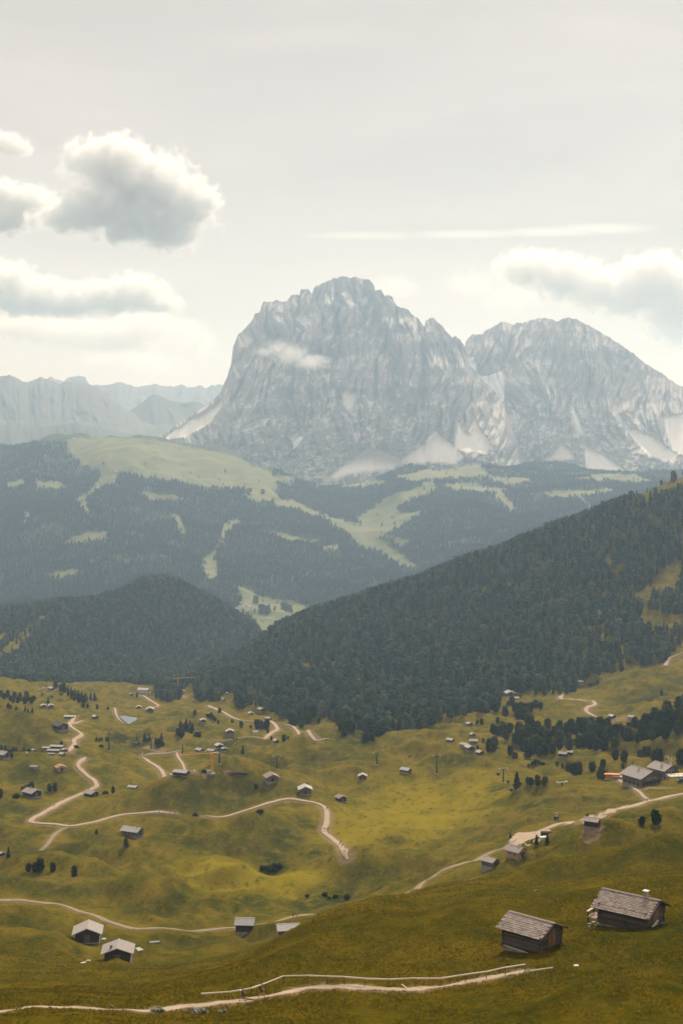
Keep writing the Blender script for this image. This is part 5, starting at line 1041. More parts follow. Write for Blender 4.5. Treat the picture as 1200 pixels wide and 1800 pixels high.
# its porch on the far-left gable, and the boards leaning at the near gable
dk = MB().box((-5.0, -1.2, 0.25), (2.2, 2.6, 0.14)).build('deck', REDSH, eB)
for q in (-2.3, -0.2): MB().box((-5.95, q, -0.2), (.16, .16, 1.0)).build('post', DARKW, dk)
MB().box((-6.0, -1.3, 1.15), (.35, 2.4, .10)).build('rail', PALEW, dk); MB().box((-6.0, -2.3, .7), (.14, .14, .9)).build('post', DARKW, dk); MB().box((-6.0, -.3, .7), (.14, .14, .9)).build('post', DARKW, dk)
for i in range(7): MB().box((4.05 + i * 0.07 + random.uniform(-.05, .05), -1.5 + 0.05 * i, 0.30 + i * 0.14), (0.22, 3.6 - i * 0.22, 0.11), rx=0.16, rz=0.05).build('board', random.choice([GREYW, PALEW, LOGW]), eB)
def G2(u, v): p = G(u, v); return p, math.hypot(p[0], p[1])
def slab(u, v, wpx, hpx, mat, name, label, cat, rz=None, tall=0.25, group=None):
    p, r0 = G2(u, v); w = wpx * r0 / F; d = hpx * r0 / F / 0.38
    mb = MB(); g = random.Random(int(u * 7 + v)); n = 9
    prof = [(math.cos(i * 6.283 / n) * w / 2 * g.uniform(.8, 1.15), math.sin(i * 6.283 / n) * d / 2 * g.uniform(.8, 1.15)) for i in range(n)]
    V = [(x, y, -.3) for x, y in prof] + [(x * .95, y * .95, tall) for x, y in prof]
    mb.add(V, [(i, (i + 1) % n, n + (i + 1) % n, n + i) for i in range(n)] + [tuple(range(n, 2 * n))]); o = mb.build(name, mat); o.location = p; o.rotation_euler = (0, 0, g.uniform(0, 1) if rz is None else rz); tag(o, label, cat, group)
for (u0, v0, w0) in [(1035,1626,8),(1042,1623,9),(1047,1628,7),(1051,1624,4),(1035,1631,3)]: slab(u0, v0, w0, 2.5, WHITE if w0 < 5 else STONE, 'stone_slab', 'flat pale stone beside the porch of the larger log hut', 'stone', group='stones by the porch')
def boulder(u, v, wpx, hh, mat, label, seed, name='boulder', cat='boulder', dy=0.36):
    p, r0 = G2(u, v); w = wpx * r0 / F; n, m = 26, 14; V = []
    for j in range(m):
        th = math.pi * (j + 0.5) / m
        for i in range(n):
            ph = 2 * math.pi * i / n; d = np.array([math.sin(th) * math.cos(ph), math.sin(th) * math.sin(ph), math.cos(th)])
            k = 1 + 0.34 * float(fbm(np.array(d[0] * 1.7 + d[2] * 1.3 + seed), np.array(d[1] * 1.7 - d[2] * 0.9), 4, seed)); V.append(d * k * np.array([w / 2, w * dy, w * hh]))
    Q = [(j * n + i, (j + 1) * n + i, (j + 1) * n + (i + 1) % n, j * n + (i + 1) % n) for j in range(m - 1) for i in range(n)]
    me = mesh_arrays(name, np.array(V), Q, smooth=False); me.materials.append(mat); o = link(bpy.data.objects.new(name, me)); o.location = (p[0], p[1], p[2] + 0.1); tag(o, label, cat)
mossm, mt_, mb_ = newmat('mossy_rock'); t = NT(mt_); nn_ = t.noise(t.coord('Object'), 2.2, 5, 0.7)
mt_.links.new(t.mix(t.ramp(nn_, [(0.42, 0.0), (0.56, 1.0)]), t.mix(nn_, (0.12, 0.11, 0.10), (0.50, 0.47, 0.43)), (0.04, 0.045, 0.012)), mb_.inputs['Base Color'])
boulder(277,1779,24,0.26,mossm,'dark overgrown boulder below the path at left',3); boulder(349,1782,32,0.26,mossm,'big pale and mossy boulder below the path',8); boulder(392,1780,17,0.24,mossm,'smaller grey boulder right of the mossy one',12)
boulder(942,1567,9,0.25,mossm,'small rock on the slope above the log hut',15); boulder(930,1568,5,0.25,mossm,'tiny rock left of the small slope rock',17); boulder(1060,1590,3,0.3,STONE,'pale pebble sized rock by larger hut roof',19)
def plank(u, v, wpx, rz, mat, label, name='plank', cat='plank', th=0.16, wd=0.5):
    p, r0 = G2(u, v); L = wpx * r0 / F; o = MB().box((0, 0, 0.12), (L, wd, th)).build(name, mat); o.location = p; o.rotation_euler = (0, 0, rz); tag(o, label, cat)
plank(147,1693,9,0.6,WHITE,'left white board lying below the upper grey hut'); plank(156,1689,7,0.05,WHITE,'right white board lying below the upper grey hut'); plank(107,1698,10,-0.2,DARKW,'dark beam lying in the grass at lower left')
plank(272,1657,18,0.25,STONE,'long stone trough right of the two grey huts','trough','trough',0.4,1.2); plank(1012,1699,8,0.1,PALEW,'pale plank lying in the grass right of the handrail')
plank(243,1670,14,0.7,SILVER,'pale board lean-to beside the lower grey hut','board_stack','boards',0.3,2.6); plank(183,1652,8,1.1,SILVER,'pale board stack behind the upper grey hut','board_stack','boards',0.5,1.2)
plank(960,1466,20,0.0,DARKW,'dark roofed hay rack beside the turning place','hay_rack','rack',1.6,2.0); plank(956,1474,16,0.1,WHITE,'white parked trailer by the young spruces','trailer','trailer',1.2,1.8)
# ---------------------------------------------------------------- handrail along the lower path
def handrail(pts, label, hgt=1.05, gap=3.4):
    g = np.array([G(u, v + 14)[:2] for u, v in pts]); L = catmull(g, 0.25); s = np.r_[0, np.cumsum(np.linalg.norm(np.diff(L, axis=0), axis=1))]
    n = max(1, int(s[-1] / gap)); k = [np.array([np.interp(q, s, L[:, 0]), np.interp(q, s, L[:, 1])]) for q in np.linspace(0, s[-1], n + 1)]
    P = np.array([(p[0], p[1], float(T1.zxy(np.array([p[0]]), np.array([p[1]]))[0])) for p in k]); e = empty('handrail', tuple(P[0])); o0 = P[0]
    for i, q in enumerate(P):
        a = q - o0; MB().tube(a + np.array([0, 0, -.4]), a + np.array([0, 0, hgt - .04]), .065, .055, 7).build('post', GREYW, e)
        if i: MB().tube(P[i - 1] - o0 + np.array([0, 0, hgt + random.uniform(-.03, .03)]) , a + np.array([0, 0, hgt + .02]), .12, .10, 8).build('rail', PALEW, e)
    tag(e, label, 'handrail')
handrail([(354,1747),(400,1744),(430,1740),(455,1733),(480,1723),(510,1714),(560,1715),(640,1720),(700,1721),(770,1720),(830,1712),(880,1702),(922,1695)], 'long pale wooden handrail beside the hiking path')
handrail([(930,1707),(971,1701)], 'short piece of wooden handrail right of the path end', gap=2.6)
for (u0, v0, rz, lb) in [(203,1773,-0.9,'dark log drain across the path at left'),(716,1739,-1.1,'pale log drain across the path below the handrail'),(445,1758,-0.25,'dark log drain lying across the path by the hikers')]:
    p, r0 = G2(u0, v0); o = MB().tube((-1.5, 0, .08), (1.5, 0, .08), .09, .09, 8).build('log_drain', LOGW if 'dark' in lb else PALEW); o.location = p; o.rotation_euler = (0, 0, rz); tag(o, lb, 'log')
# ---------------------------------------------------------------- lodge with two gabled houses, shed and terrace
def lodge(u, v, L, W, H, pitch, yaw, label, chimneys, half, rows=2, ncol=5):
    p = G(u, v); r0 = math.hypot(p[0], p[1]); x, y = p[:2] * (1 + half / r0); ya = R(yaw); cs, sn = math.cos(ya), math.sin(ya)
    cx = np.array([(-L / 2, -W / 2), (L / 2, -W / 2), (L / 2, W / 2), (-L / 2, W / 2)]); zc = T1.zxy(x + cx[:, 0] * cs - cx[:, 1] * sn, y + cx[:, 0] * sn + cx[:, 1] * cs)
    z0 = float(np.mean(zc)); dz = z0 - float(zc.min()) + 0.6; e = empty('lodge', (x, y, z0), ya); tp = math.tan(R(pitch)); zr = H + W / 2 * tp
    MB().prism([(-W / 2, 1.3), (W / 2, 1.3), (W / 2, H), (0, zr), (-W / 2, H)], -L / 2, L / 2).build('wall', GREYW, e)
    MB().box((0, 0, (1.45 - dz) / 2), (L + .14, W + .14, 1.45 + dz)).build('plinth', STONE, e)
    hw = W / 2 + 1.3; sl = hw / math.cos(R(pitch)); LL = L + 2.6; mb = MB(); n = 9
    for s in (-1, 1):
        mb.box((0, s * hw / 2, zr + .12 - hw / 2 * tp), (LL, sl, .2), rx=-s * R(pitch))
        for k in range(n):
            q = (k + .5) / n; mb.box((random.uniform(-.05, .05), s * hw * q, zr + .28 - hw * q * tp), (LL - .05, sl / n * 1.15, .09), rx=-s * (R(pitch) - .04))
    roof = mb.build('roof', SHING2, e)
    for s in (-1, 1): MB().box((LL / 2 + .03, s * hw / 2, zr + .08 - hw / 2 * tp), (.08, sl, .35), rx=-s * R(pitch)).build('barge_board', DARKW, roof)
    MB().box((0, 0, zr + .40), (LL, .5, .12)).build('ridge_board', SHING2, roof)
    for q in range(rows):
        zz = 2.0 + q * 2.3; m = ncol - 2 * q if q else ncol
        for i in range(m):
            yy = (i - (m - 1) / 2) * W / ncol * 0.92; w_ = MB().box((L / 2 + .05, yy, zz), (.12, 1.0, 1.15)).build('window', GLASS, e); MB().box((L / 2 + .03, yy, zz), (.10, 1.4, 1.5)).build('frame', WHITE if q else DARKW, w_)
        if q < 1:
            for i in range(4):
                xx = (i - 1.5) * L / 4.4; w_ = MB().box((xx, -W / 2 - .05, zz), (1.0, .12, 1.15)).build('window', GLASS, e); MB().box((xx, -W / 2 - .03, zz), (1.4, .1, 1.5)).build('frame', DARKW, w_)
    bal = MB().box((L / 2 + .6, 0, 3.1), (1.2, W * 0.92, .14)).build('balcony', DARKW, e)
    for i in range(14): MB().box((L / 2 + 1.15, (i - 6.5) * W * 0.92 / 14, 3.6), (.06, W * .05, .9)).build('board', DARKW, bal)
    for (cx_, cy_) in chimneys:
        c = MB().box((cx_, cy_, zr + .5 - abs(cy_) * tp), (.9, .9, 2.2)).build('chimney', WHITE, e); MB().box((cx_, cy_, zr + 1.72 - abs(cy_) * tp), (1.2, 1.2, .2)).build('cap', REDSH, c)
    tag(e, label, 'lodge'); return e
lodge(1127, 1381, 13.5, 14.5, 5.8, 21, -57, 'big grey gabled lodge with rows of windows', [(-1.0, -1.2)], 7.5)
lodge(1165, 1369, 10.5, 10.5, 5.6, 21, -55, 'second gabled lodge house behind the big one', [(1.0, -2.4), (3.6, 1.2)], 7.0, 2, 4)
p, r0 = G2(1078, 1371); e = empty('shed', (p[0], p[1] + 2.0, p[2]), R(-20)); MB().box((0, 0, .9), (8.0, 4.6, 3.0)).build('wall', NEWW, e); MB().box((-.3, -.2, 2.85), (9.0, 5.6, .22), ry=-.05, rx=-.08).build('roof', ORANGE, e); MB().box((2.6, -2.6, 2.5), (5.0, 1.6, .12), rx=.2).build('awning', WHITE, e); MB().box((0, -3.3, .2), (8.4, 2.0, .16)).build('deck', NEWW, e); tag(e, 'shed with bright orange roof at the lodge corner', 'shed')
p, r0 = G2(1196, 1368); e = empty('terrace', (p[0], p[1] + 2, p[2]), R(8)); MB().box((0, 0, .4), (14, 7, 1.8)).build('base', STONE, e); MB().box((0, 0, 1.35), (13.8, 6.8, .12)).build('deck', PALEW, e)
for i in range(7): MB().box((-6.6 + i * 2.2, -3.3, 1.9), (.1, .1, 1.1)).build('post', DARKW, e)
MB().box((0, -3.3, 2.45), (13.6, .12, .1)).build('rail', DARKW, e); tag(e, 'pale sun terrace right of the lodge', 'terrace')
p, r0 = G2(1196, 1374); e = empty('parked_car', (p[0], p[1], p[2]), R(15))
MB().box((0, 0, .62), (4.4, 1.8, .7)).box((0, 0, .28), (4.0, 1.7, .3)).build('body', plain('dark_blue_paint', (0.03, 0.05, 0.09), 0.3), e); MB().box((-.2, 0, 1.22), (2.5, 1.6, .6), taper=0.78).build('cabin', GLASS, e)
for a in (-1.35, 1.35):
    for b in (-.85, .85): MB().tube((a, b - .1, .32), (a, b + .1, .32), .33, .33, 14).build('wheel', BLACK, e)
for b in (-.6, .6): MB().box((2.2, b, .7), (.08, .35, .18)).build('headlight', WHITE, e)
tag(e, 'dark blue car parked right of the lodge', 'car')
def fence(pts, label, gap, hgt, name='fence', cat='fence', mat=None, rails=(0.5, 0.95)):
    g = np.array([G(u, v)[:2] for u, v in pts]); L = catmull(g, 1.0); s = np.r_[0, np.cumsum(np.linalg.norm(np.diff(L, axis=0), axis=1))]; n = max(1, int(s[-1] / gap))
    P = []
    for q in np.linspace(0, s[-1], n + 1):
        a, b = np.interp(q, s, L[:, 0]), np.interp(q, s, L[:, 1]); P.append((a, b, float(T1.zxy(np.array([a]), np.array([b]))[0])))
    P = np.array(P); e = empty(name, tuple(P[0])); o0 = P[0]; m_ = mat or GREYW
    for i, q in enumerate(P):
        MB().tube(q - o0 + np.array([0, 0, -.4]), q - o0 + np.array([0, 0, hgt]), .07, .06, 6).build('post', m_, e)
        if i:
            for rr_ in rails: MB().tube(P[i - 1] - o0 + np.array([0, 0, rr_ * hgt]), q - o0 + np.array([0, 0, rr_ * hgt]), .05, .05, 6).build('rail', m_, e)
    tag(e, label, cat)
fence([(1176,1349),(1186,1348),(1205,1345)], 'wooden rail fence behind the lodge', 3.0, 1.3)
fence([(1155,1342),(1160,1334),(1172,1332),(1179,1336),(1180,1341)], 'round wire paddock behind the lodge', 2.5, 1.2, mat=GREYM)
fence([(604,1298),(625,1297),(650,1297)], 'short fence at the foot of the forest', 6.0, 1.4)
# ---------------------------------------------------------------- gondola lift
tops = []
def pylon(u, v, hpx, label, arm=True, rz=0.25):
    p, r0 = G2(u, v); H = hpx * r0 / F; e = empty('lift_pylon', tuple(p), rz)
    MB().tube((0, 0, -1), (0, 0, H), .55, .36, 12).build('mast', STEEL, e); MB().box((0, 0, .15), (1.6, 1.6, .5)).build('base', CONC, e)
    if arm:
        ca = MB().box((0, 0, H + .2), (4.8, .35, .35)).build('crossarm', STEEL, e)
        for s in (-1, 1):
            sh = MB().box((s * 2.2, 0, H + .50), (.25, 2.6, .3)).build('sheave_beam', GREYM, ca)
            MB().box((s * 2.2, 0, H + 1.0), (.14, .14, .9)).build('hoist_bracket', GREYM, ca)
        mb = MB()
        for k in range(int(H / .8)): mb.box((0, -.62, .6 + k * .8), (.42, .05, .05))
        mb.build('ladder', GREYM, e)
    tag(e, label, 'lift pylon'); tops.append(p + np.array([0, 0, H + .75]))
for a in [(884,1376,24,'rightmost lift pylon beside the big pointed spruce'),(767,1361,32,'tall dark lift pylon in the middle of the basin'),(662,1345,20,'lift pylon at the upper rim of the basin'),(487,1353,23,'lift pylon behind the brown roofed mound hut'),
          (386,1344,27,'lift pylon right of the yellow crane'),(321,1326,18,'plain lift pylon between building site and crane'),(266,1318,22,'lift pylon with wide head at the building site'),(192,1320,31,'leftmost tall lift pylon above the dark shrubs')]:
    pylon(*a, arm=not 'plain' in a[3])
def cabin(u, v, wpx, label, drop):
    """cabin hanging on the line: the row is its floor, the ground lies drop metres lower"""
    a, s = ray(u, v); a, s = float(a), float(s); r = T1.rr[(T1.rr > 300) & (T1.rr < 1500)]; d = s * r - T1.z(np.full(r.shape, a), r); k = np.nonzero(d < drop)[0]; k = int(k[0]) if len(k) else len(r) - 1
    r0 = r[k]; w = wpx * r0 / F; e = empty('gondola_cabin', (math.sin(a) * r0, math.cos(a) * r0, s * r0), 0.5)
    b = MB(); b.box((0, 0, w * .25), (w * .92, w * .92, w * .5), taper=1.06); b.box((0, 0, w * 1.08), (w * .98, w * .98, w * .16), taper=0.7); b.build('body', STEEL, e)
    MB().box((0, 0, w * .75), (w * .96, w * .96, w * .50)).build('window', GLASS, e)
    MB().box((w * .35, 0, w * 1.6), (.12, .12, w * 1.1)).box((0, 0, w * 1.22), (w * .8, .1, .1)).box((0, 0, w * 2.1), (w * .9, .12, .12)).build('hanger', GREYM, e)
    MB().box((0, -w * .47, w * .3), (w * .5, .06, w * .18)).build('ski_rack', WHITE, e); tag(e, label, 'gondola'); return np.array([math.sin(a) * r0, math.cos(a) * r0, s * r0 + w * 2.1])
cabs = [cabin(977,1442,6.5,'dark gondola cabin hanging just above the gravel road',3.0), cabin(898,1391,4.5,'gondola cabin at the foot of the big pointed spruce',3.0), cabin(875,1363,4.2,'gondola cabin left of the rightmost pylon',4.0), cabin(720,1331,3.2,'tiny reddish gondola cabin over the basin',5.0)]
line = [cabs[0], cabs[1], tops[0], tops[1], tops[2], tops[3], tops[4], tops[5], tops[6], tops[7]]
mb = MB()
for a, b in zip(line[:-1], line[1:]):
    m_ = (a + b) / 2 - np.array([0, 0, np.linalg.norm(b - a) * .012]); prev = a
    for q in np.linspace(.125, 1, 8):
        nx = a * (1 - q) ** 2 + 2 * q * (1 - q) * m_ + b * q * q; mb.tube(prev, nx, .022, .022, 4); prev = nx
o = mb.build('lift_cable', STEEL); tag(o, 'thin lift cable strung from pylon to pylon', 'cable')
p, r0 = G2(987, 1381); e = empty('lift_pylon', tuple(p), 0.3); MB().tube((0, 0, -1), (0, 0, 1.6), .5, .4, 10).build('mast', STEEL, e); ca = MB().box((0, 0, 1.8), (6.0, .4, .4)).build('crossarm', GREYM, e)
for s in (-1, 1): MB().box((s * 2.6, 0, 2.1), (.3, 3.0, .3)).build('sheave_beam', GREYM, ca)
tag(e, 'short lift pylon head sticking up from the hollow', 'lift pylon')
# ---------------------------------------------------------------- cranes
def crane(u, v, hpx, jibpx, side, label, rmin=60, yaw=0.0, drop=0.0):
    p = G(u, v, rmin); r0 = math.hypot(p[0], p[1]); H = hpx * r0 / F; J = jibpx * r0 / F; e = empty('tower_crane', (p[0], p[1], p[2] - drop), yaw); H += drop; k = .55
    mb = MB(); n = int(H / 1.1)
    for a in (-k, k):
        for b in (-k, k): mb.box((a, b, H / 2), (.16, .16, H))
    for i in range(n):
        z0, z1 = i * H / n, (i + 1) * H / n; f = 1 if i % 2 else -1
        for s in (-k, k): mb.tube((-k * f, s, z0), (k * f, s, z1), .06, .06, 4); mb.tube((s, -k * f, z0), (s, k * f, z1), .06, .06, 4)
    mb.build('mast', CRANE, e); MB().box((0, 0, .3), (3.2, 3.2, 1.0)).build('base', CONC, e)
    mb = MB(); m = max(6, int(J / 1.4)); zt = H + .2; hh = 1.1
    for q in (-.4, .4): mb.box((side * J / 2, q, zt), (J, .14, .14))
    mb.box((side * J / 2, 0, zt + hh), (J, .14, .14))
    for i in range(m):
        x0, x1 = side * J * i / m, side * J * (i + 1) / m; f = i % 2
        for q in (-.4, .4): mb.tube((x0, q * (1 - f), zt + hh * f), (x1, q * f, zt + hh * (1 - f)), .05, .05, 4)
    mb.build('jib', CRANE, e); C = J * .22
    MB().box((-side * C / 2, 0, zt), (C, .9, .25)).build('counter_jib', CRANE, e); MB().box((-side * C * .85, 0, zt - .5), (1.2, 1.0, 1.3)).build('counterweight', CONC, e); MB().box((side * .9, -.7, zt - .6), (1.1, .9, 1.2)).build('cab', CRANE, e)
    tag(e, label, 'crane')
crane(373, 1361, 38, 60, -1, 'yellow tower crane standing in the left middle meadow', yaw=0.35)
crane(313, 1216, 24, 31, 1, 'orange crane rising above the far forest edge', rmin=1500, yaw=0.15, drop=2)
for (u0, v0, w0, h0, m_, nm, lb, ct) in [(368,1361,9,2.2,CONC,'site_container','grey container at the foot of the yellow crane','container'),(322,1217,9,3,WHITE,'site_container','pale container in the far forest clearing','container'),(251,1330,2,3.2,WHITE,'sign_board','small white board by the building site','board')]:
    p, r0 = G2(u0, v0); w = w0 * r0 / F; e = empty(nm, tuple(p), .2); MB().box((0, 0, h0 / 2), (w, max(.3, w * .4), h0)).build('body', m_, e); MB().box((0, 0, h0 + .06), (w + .2, max(.4, w * .42), .12)).build('lid', GREYM, e); tag(e, lb, ct)
# earth heap of the building site
boulder(412,1359,46,0.05,wood_mat('dug_soil', (0.07, 0.035, 0.025), (0.15, 0.08, 0.055), (1, 1, 1)),'long heap of dark red soil behind the mound',31,'earth_heap','earth heap', 0.10)
# ---------------------------------------------------------------- hikers
def body_mesh(shirt, phase=1):
    J = [('pelvis', (0, 0, .95), .13), ('waist', (.01, 0, 1.08), .125), ('chest', (.04, 0, 1.30), .155), ('neckb', (.06, 0, 1.45), .075), ('neck', (.07, 0, 1.50), .055), ('chin', (.095, 0, 1.56), .075), ('head', (.09, 0, 1.645), .098), ('top', (.08, 0, 1.72), .07), ('nose', (.20, 0, 1.62), .014)]
    E = [('pelvis', 'waist'), ('waist', 'chest'), ('chest', 'neckb'), ('neckb', 'neck'), ('neck', 'chin'), ('chin', 'head'), ('head', 'top'), ('head', 'nose')]
    for s, f in ((1, phase), (-1, -phase)):
        q = 'l' if s > 0 else 'r'; fx = f > 0
        J += [('hip' + q, (.01, s * .10, .90), .095), ('knee' + q, ((.25 if fx else -.03), s * .10, .50), .062), ('ank' + q, ((.36 if fx else -.36), s * .10, .10 if fx else .16), .043), ('heel' + q, ((.34 if fx else -.42), s * .10, .05 if fx else .10), .045), ('toe' + q, ((.53 if fx else -.22), s * .10, .05 if fx else .03), .042)]
        E += [('pelvis', 'hip' + q), ('hip' + q, 'knee' + q), ('knee' + q, 'ank' + q), ('ank' + q, 'heel' + q), ('heel' + q, 'toe' + q)]
        ax = -.20 if fx else .14; hx = (-.14 if fx else .40); hz = .90 if fx else 1.06
        J += [('sh' + q, (.04, s * .20, 1.39), .068), ('elb' + q, (ax, s * .25, 1.14), .047), ('wri' + q, (hx, s * .24, hz), .033), ('palm' + q, (hx + .05, s * .24, hz - .06), .036)]
        E += [('chest', 'sh' + q), ('sh' + q, 'elb' + q), ('elb' + q, 'wri' + q), ('wri' + q, 'palm' + q)]
        for k, (dy, ln) in enumerate([(-.033, .075), (-.011, .085), (.011, .08), (.033, .062)]):
            J += [('f%d%s' % (k, q), (hx + .075, s * .24 + dy, hz - .10), .0095), ('g%d%s' % (k, q), (hx + .075, s * .24 + dy * 1.1, hz - .10 - ln * .6), .0085)]; E += [('palm' + q, 'f%d%s' % (k, q)), ('f%d%s' % (k, q), 'g%d%s' % (k, q))]
        J += [('t' + q, (hx + .09, s * .24 - s * .04, hz - .06), .011)]; E += [('wri' + q, 't' + q)]
    ix = {n: i for i, (n, _, _) in enumerate(J)}; me = bpy.data.meshes.new('skeleton'); me.from_pydata([c for _, c, _ in J], [(ix[a], ix[b]) for a, b in E], []); ob = bpy.data.objects.new('skeleton', me); scene.collection.objects.link(ob)
    ob.modifiers.new('skin', 'SKIN'); sv = me.skin_vertices[0].data
    for i, (_, _, r) in enumerate(J): sv[i].radius = (r, r); sv[i].use_root = i == 0
    ob.modifiers.new('sub', 'SUBSURF').levels = 1; dg = bpy.context.evaluated_depsgraph_get(); out = bpy.data.meshes.new_from_object(ob.evaluated_get(dg)); bpy.data.objects.remove(ob); bpy.data.meshes.remove(me)
    out.name = 'person'; out.materials.clear()
    for m in (SKIN, shirt, SHORT, BOOT): out.materials.append(m)
    for pl in out.polygons:
        c = pl.center; pl.use_smooth = True
        pl.material_index = 3 if c.z < .17 and (abs(c.y) < .2) else (2 if .56 < c.z < 1.02 and abs(c.y) < .19 else (1 if 1.0 <= c.z < 1.455 and not (abs(c.y) > .19 and c.z < 1.16) else 0))
    return out
def hair_mesh():
    V = []; n = 12; m = 6
    for j in range(m):
        th = j / (m - 1) * 1.75
        for i in range(n): ph = i * 6.283 / n; V.append((.078 + math.sin(th) * math.cos(ph) * .108 - .012, math.sin(th) * math.sin(ph) * .10, 1.655 + math.cos(th) * .112))
    return mesh_arrays('hair', V, [(j * n + i, (j + 1) * n + i, (j + 1) * n + (i + 1) % n, j * n + (i + 1) % n) for j in range(m - 1) for i in range(n)])
HM = hair_mesh(); HM.materials.append(HAIR)
PKM = MB().box((-.19, 0, 1.24), (.20, .30, .46), taper=.85).box((-.20, 0, 1.00), (.15, .26, .10)).mesh('backpack', PACK); PKM2 = PKM.copy(); PKM2.materials[0] = GREYM
STM = [MB().box((.07, s * .10, 1.33), (.22, .035, .30)).mesh('strap', PACK) for s in (-1, 1)]
BODIES = {'red': body_mesh(RED, 1), 'dark': body_mesh(NAVY, -1), 'blue': body_mesh(BLUE, 1), 'cream': body_mesh(CREAM, -1)}
def hiker(u, v, look, label, yaw, group=None, sc=1.0, pack=PKM):
    p, r0 = G2(u, v); e = link(bpy.data.objects.new('person', BODIES[look])); e.location = (p[0], p[1], p[2] + .05 + .0007 * max(r0 - 150, 0)); e.rotation_euler = (0, 0, yaw); e.scale = (sc,) * 3
    link(bpy.data.objects.new('hair', HM), e)
    if pack: link(bpy.data.objects.new('backpack', pack), e)
    tag(e, label, 'person', group); return e
hiker(426,1761,'dark','hiker in dark shirt and shorts striding along the lower path',0.35,pack=PKM2); hiker(459,1753,'red','hiker in red shirt with backpack ahead on the lower path',0.3)
hiker(515,1615,'dark','left one of two tiny hikers on the curving path',0.3); hiker(521,1614,'red','right one of two tiny hikers on the curving path',0.3)
hiker(574,1425,'dark','hindmost hiker at the bend of the pale track',-1.4)
for (u0, v0, c) in [(570,1461,'dark'),(574,1462,'blue'),(577,1462,'dark')]: hiker(u0, v0, c, 'hiker in the group of three on the pale track', -1.4, 'three hikers on the pale track')
for (u0, v0, c) in [(597,1488,'dark'),(601,1491,'dark'),(603,1488,'cream'),(599,1484,'blue')]: hiker(u0, v0, c, 'hiker in the foremost group low on the pale track', -1.3, 'foremost hikers on the pale track')
hiker(605,1501,'cream','lone hiker last on the pale track before the crest',-1.3)
hiker(1137,1411,'dark','walker where the footpath meets the gravel road',2.8)
for (u0, v0, c) in [(280,1431,'red'),(290,1431,'cream'),(300,1432,'red'),(308,1432,'dark')]: hiker(u0, v0, c, 'hiker in the row on the level gravel track', 0.1, 'hikers on the level gravel track')
for (u0, v0, c) in [(82,1425,'red'),(96,1419,'dark'),(112,1410,'cream')]: hiker(u0, v0, c, 'hiker on the straight part of the zigzag track', 0.6, 'hikers on the zigzag track')
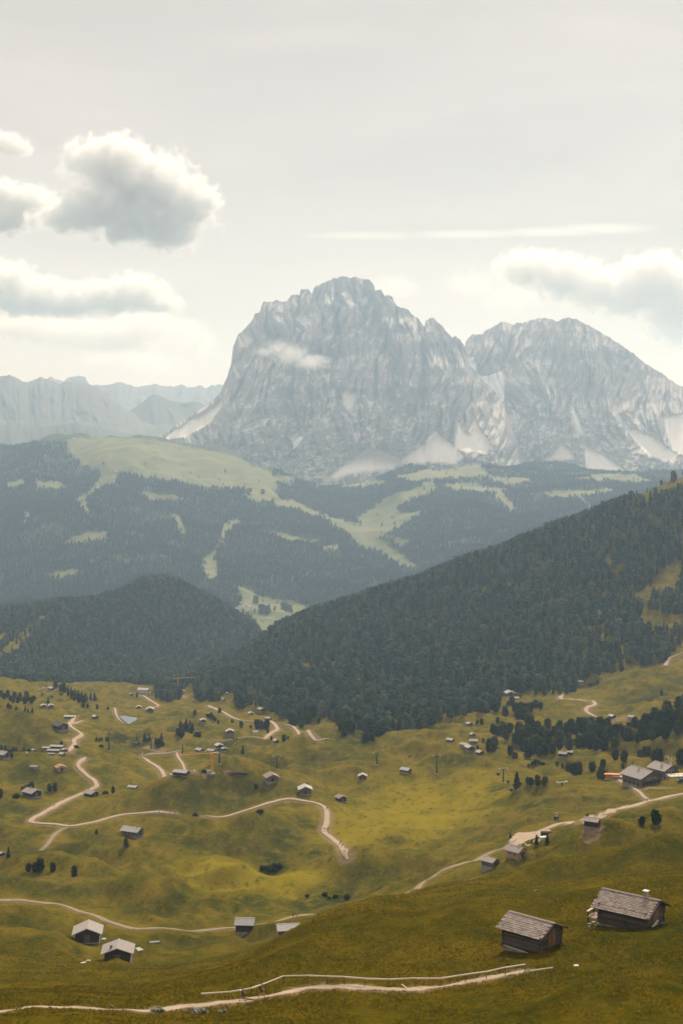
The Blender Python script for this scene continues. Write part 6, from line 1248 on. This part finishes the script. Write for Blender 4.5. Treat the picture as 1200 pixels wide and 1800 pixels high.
# ---------------------------------------------------------------- clouds: real volumes far behind and above the peaks
def cloud(label, blobs, r, dens=0.010, nscale=1.0, edge=0.40, cut=0.04, detail=7.0, thick=1.0, k=1.45, name='cloud'):
    """blobs: (column, row, half width px, half height px) lobes at distance r"""
    B = []
    for (u, v, wu, hv) in blobs:
        a, s = ray(u, v); a = float(a); s = float(s)
        B.append((math.sin(a) * r, math.cos(a) * r, s * r, wu * r / F, hv * r / F))
    B = np.array(B); c = (B[:, :3].min(0) + B[:, :3].max(0)) / 2; L = B[:, 3].max()
    ext = np.stack([B[:, 3], np.maximum(B[:, 3], B[:, 4]) * thick, B[:, 4]], 1) * 1.12
    lo = (B[:, :3] - ext).min(0) - c; hi = (B[:, :3] + ext).max(0) - c
    V = [(x, y, z) for z in (lo[2], hi[2]) for y in (lo[1], hi[1]) for x in (lo[0], hi[0])]
    me = bpy.data.meshes.new(name); me.from_pydata(V, [], [(0, 2, 3, 1), (4, 5, 7, 6), (0, 1, 5, 4), (1, 3, 7, 5), (3, 2, 6, 7), (2, 0, 4, 6)])
    m = bpy.data.materials.new('cloud_vapour'); m.use_nodes = True; nt = m.node_tree; nt.nodes.clear(); t = NT(nt)
    o = t.node('ShaderNodeOutputMaterial'); pv = t.node('ShaderNodeVolumePrincipled')
    pv.inputs['Color'].default_value = (0.995, 0.985, 0.965, 1); pv.inputs['Anisotropy'].default_value = 0.25
    P = t.node('ShaderNodeTexCoord').outputs['Object']; f = None
    hmean = float(np.median(B[:, 4]))
    for (x, y, z, w, h) in B:
        sb = t.node('ShaderNodeVectorMath', operation='SUBTRACT'); t.l.new(P, sb.inputs[0]); sb.inputs[1].default_value = (x - c[0], y - c[1], z - c[2])
        dv = t.node('ShaderNodeVectorMath', operation='DIVIDE'); t.l.new(sb.outputs[0], dv.inputs[0]); dv.inputs[1].default_value = (w, max(w, h) * thick, h)
        ln = t.node('ShaderNodeVectorMath', operation='LENGTH'); t.l.new(dv.outputs[0], ln.inputs[0])
        q = t.math('SUBTRACT', 1.0, ln.outputs['Value']); f = q if f is None else t.math('MAXIMUM', f, q)
    n = t.noise(P, nscale * 1.9 / hmean, detail, 0.68, 0.4)
    g = t.math('ADD', f, t.math('MULTIPLY', t.math('SUBTRACT', n, 0.5), k * 2.0))
    mr = t.node('ShaderNodeMapRange', interpolation_type='SMOOTHSTEP'); t.l.new(g, mr.inputs[0])
    mr.inputs[1].default_value = cut; mr.inputs[2].default_value = cut + edge; mr.inputs[3].default_value = 0.0; mr.inputs[4].default_value = dens
    t.l.new(mr.outputs[0], pv.inputs['Density']); t.l.new(pv.outputs[0], o.inputs['Volume']); me.materials.append(m)
    ob = link(bpy.data.objects.new(name, me)); ob.location = c; tag(ob, label, 'cloud'); return ob
cloud('big towering white cloud with dark underside', [(205,295,80,58),(170,285,62,44),(250,325,92,62),(318,362,70,54),(290,400,70,44),(235,392,76,38),(165,372,80,36),(120,384,70,26),(350,345,40,34)], 15500)
cloud('small torn cloud at the left edge below a tiny one', [(0,345,60,30),(45,358,60,34),(85,374,50,26),(0,390,60,24)], 17000)
cloud('tiny cloud at the upper left edge', [(4,252,46,20),(30,262,30,15)], 18000)
cloud('long flat based cloud bank at the left edge', [(-10,500,80,44),(50,520,90,38),(120,528,90,30),(190,522,70,34),(240,518,60,38),(275,535,50,20)], 21500, dens=0.008)
cloud('pale layered cloud under the flat bank', [(120,585,110,28),(190,592,110,34),(250,572,80,30),(50,575,90,28)], 26000, dens=0.0035, edge=0.6)
cloud('faint round puff left of the rock tower', [(335,590,40,34),(358,602,30,28),(200,635,70,24),(260,640,60,24)], 27000, dens=0.0022, edge=0.6)
cloud('broken grey cloud bank over the right massif', [(935,472,70,34),(995,488,70,40),(1060,508,70,40),(1110,522,70,40),(1140,478,66,36),(1175,505,70,58),(1195,560,70,52),(1235,520,80,70)], 19500, dens=0.0065)
cloud('thin lens shaped streak above the right massif', [(1060,402,120,11),(960,408,130,9),(820,412,140,7),(640,414,140,5)], 24000, dens=0.0011, edge=0.7, thick=0.5, k=0.6)
cloud('pale ragged cloud just right of the summit', [(690,505,56,26),(830,500,66,32),(900,520,66,36)], 24500, dens=0.0010, edge=0.7)
cloud('small white wisp clinging to the rock face', [(488,612,34,18),(512,622,40,24),(545,636,44,18),(465,618,26,12)], 6600, dens=0.008, edge=0.7, thick=0.7, k=1.0)
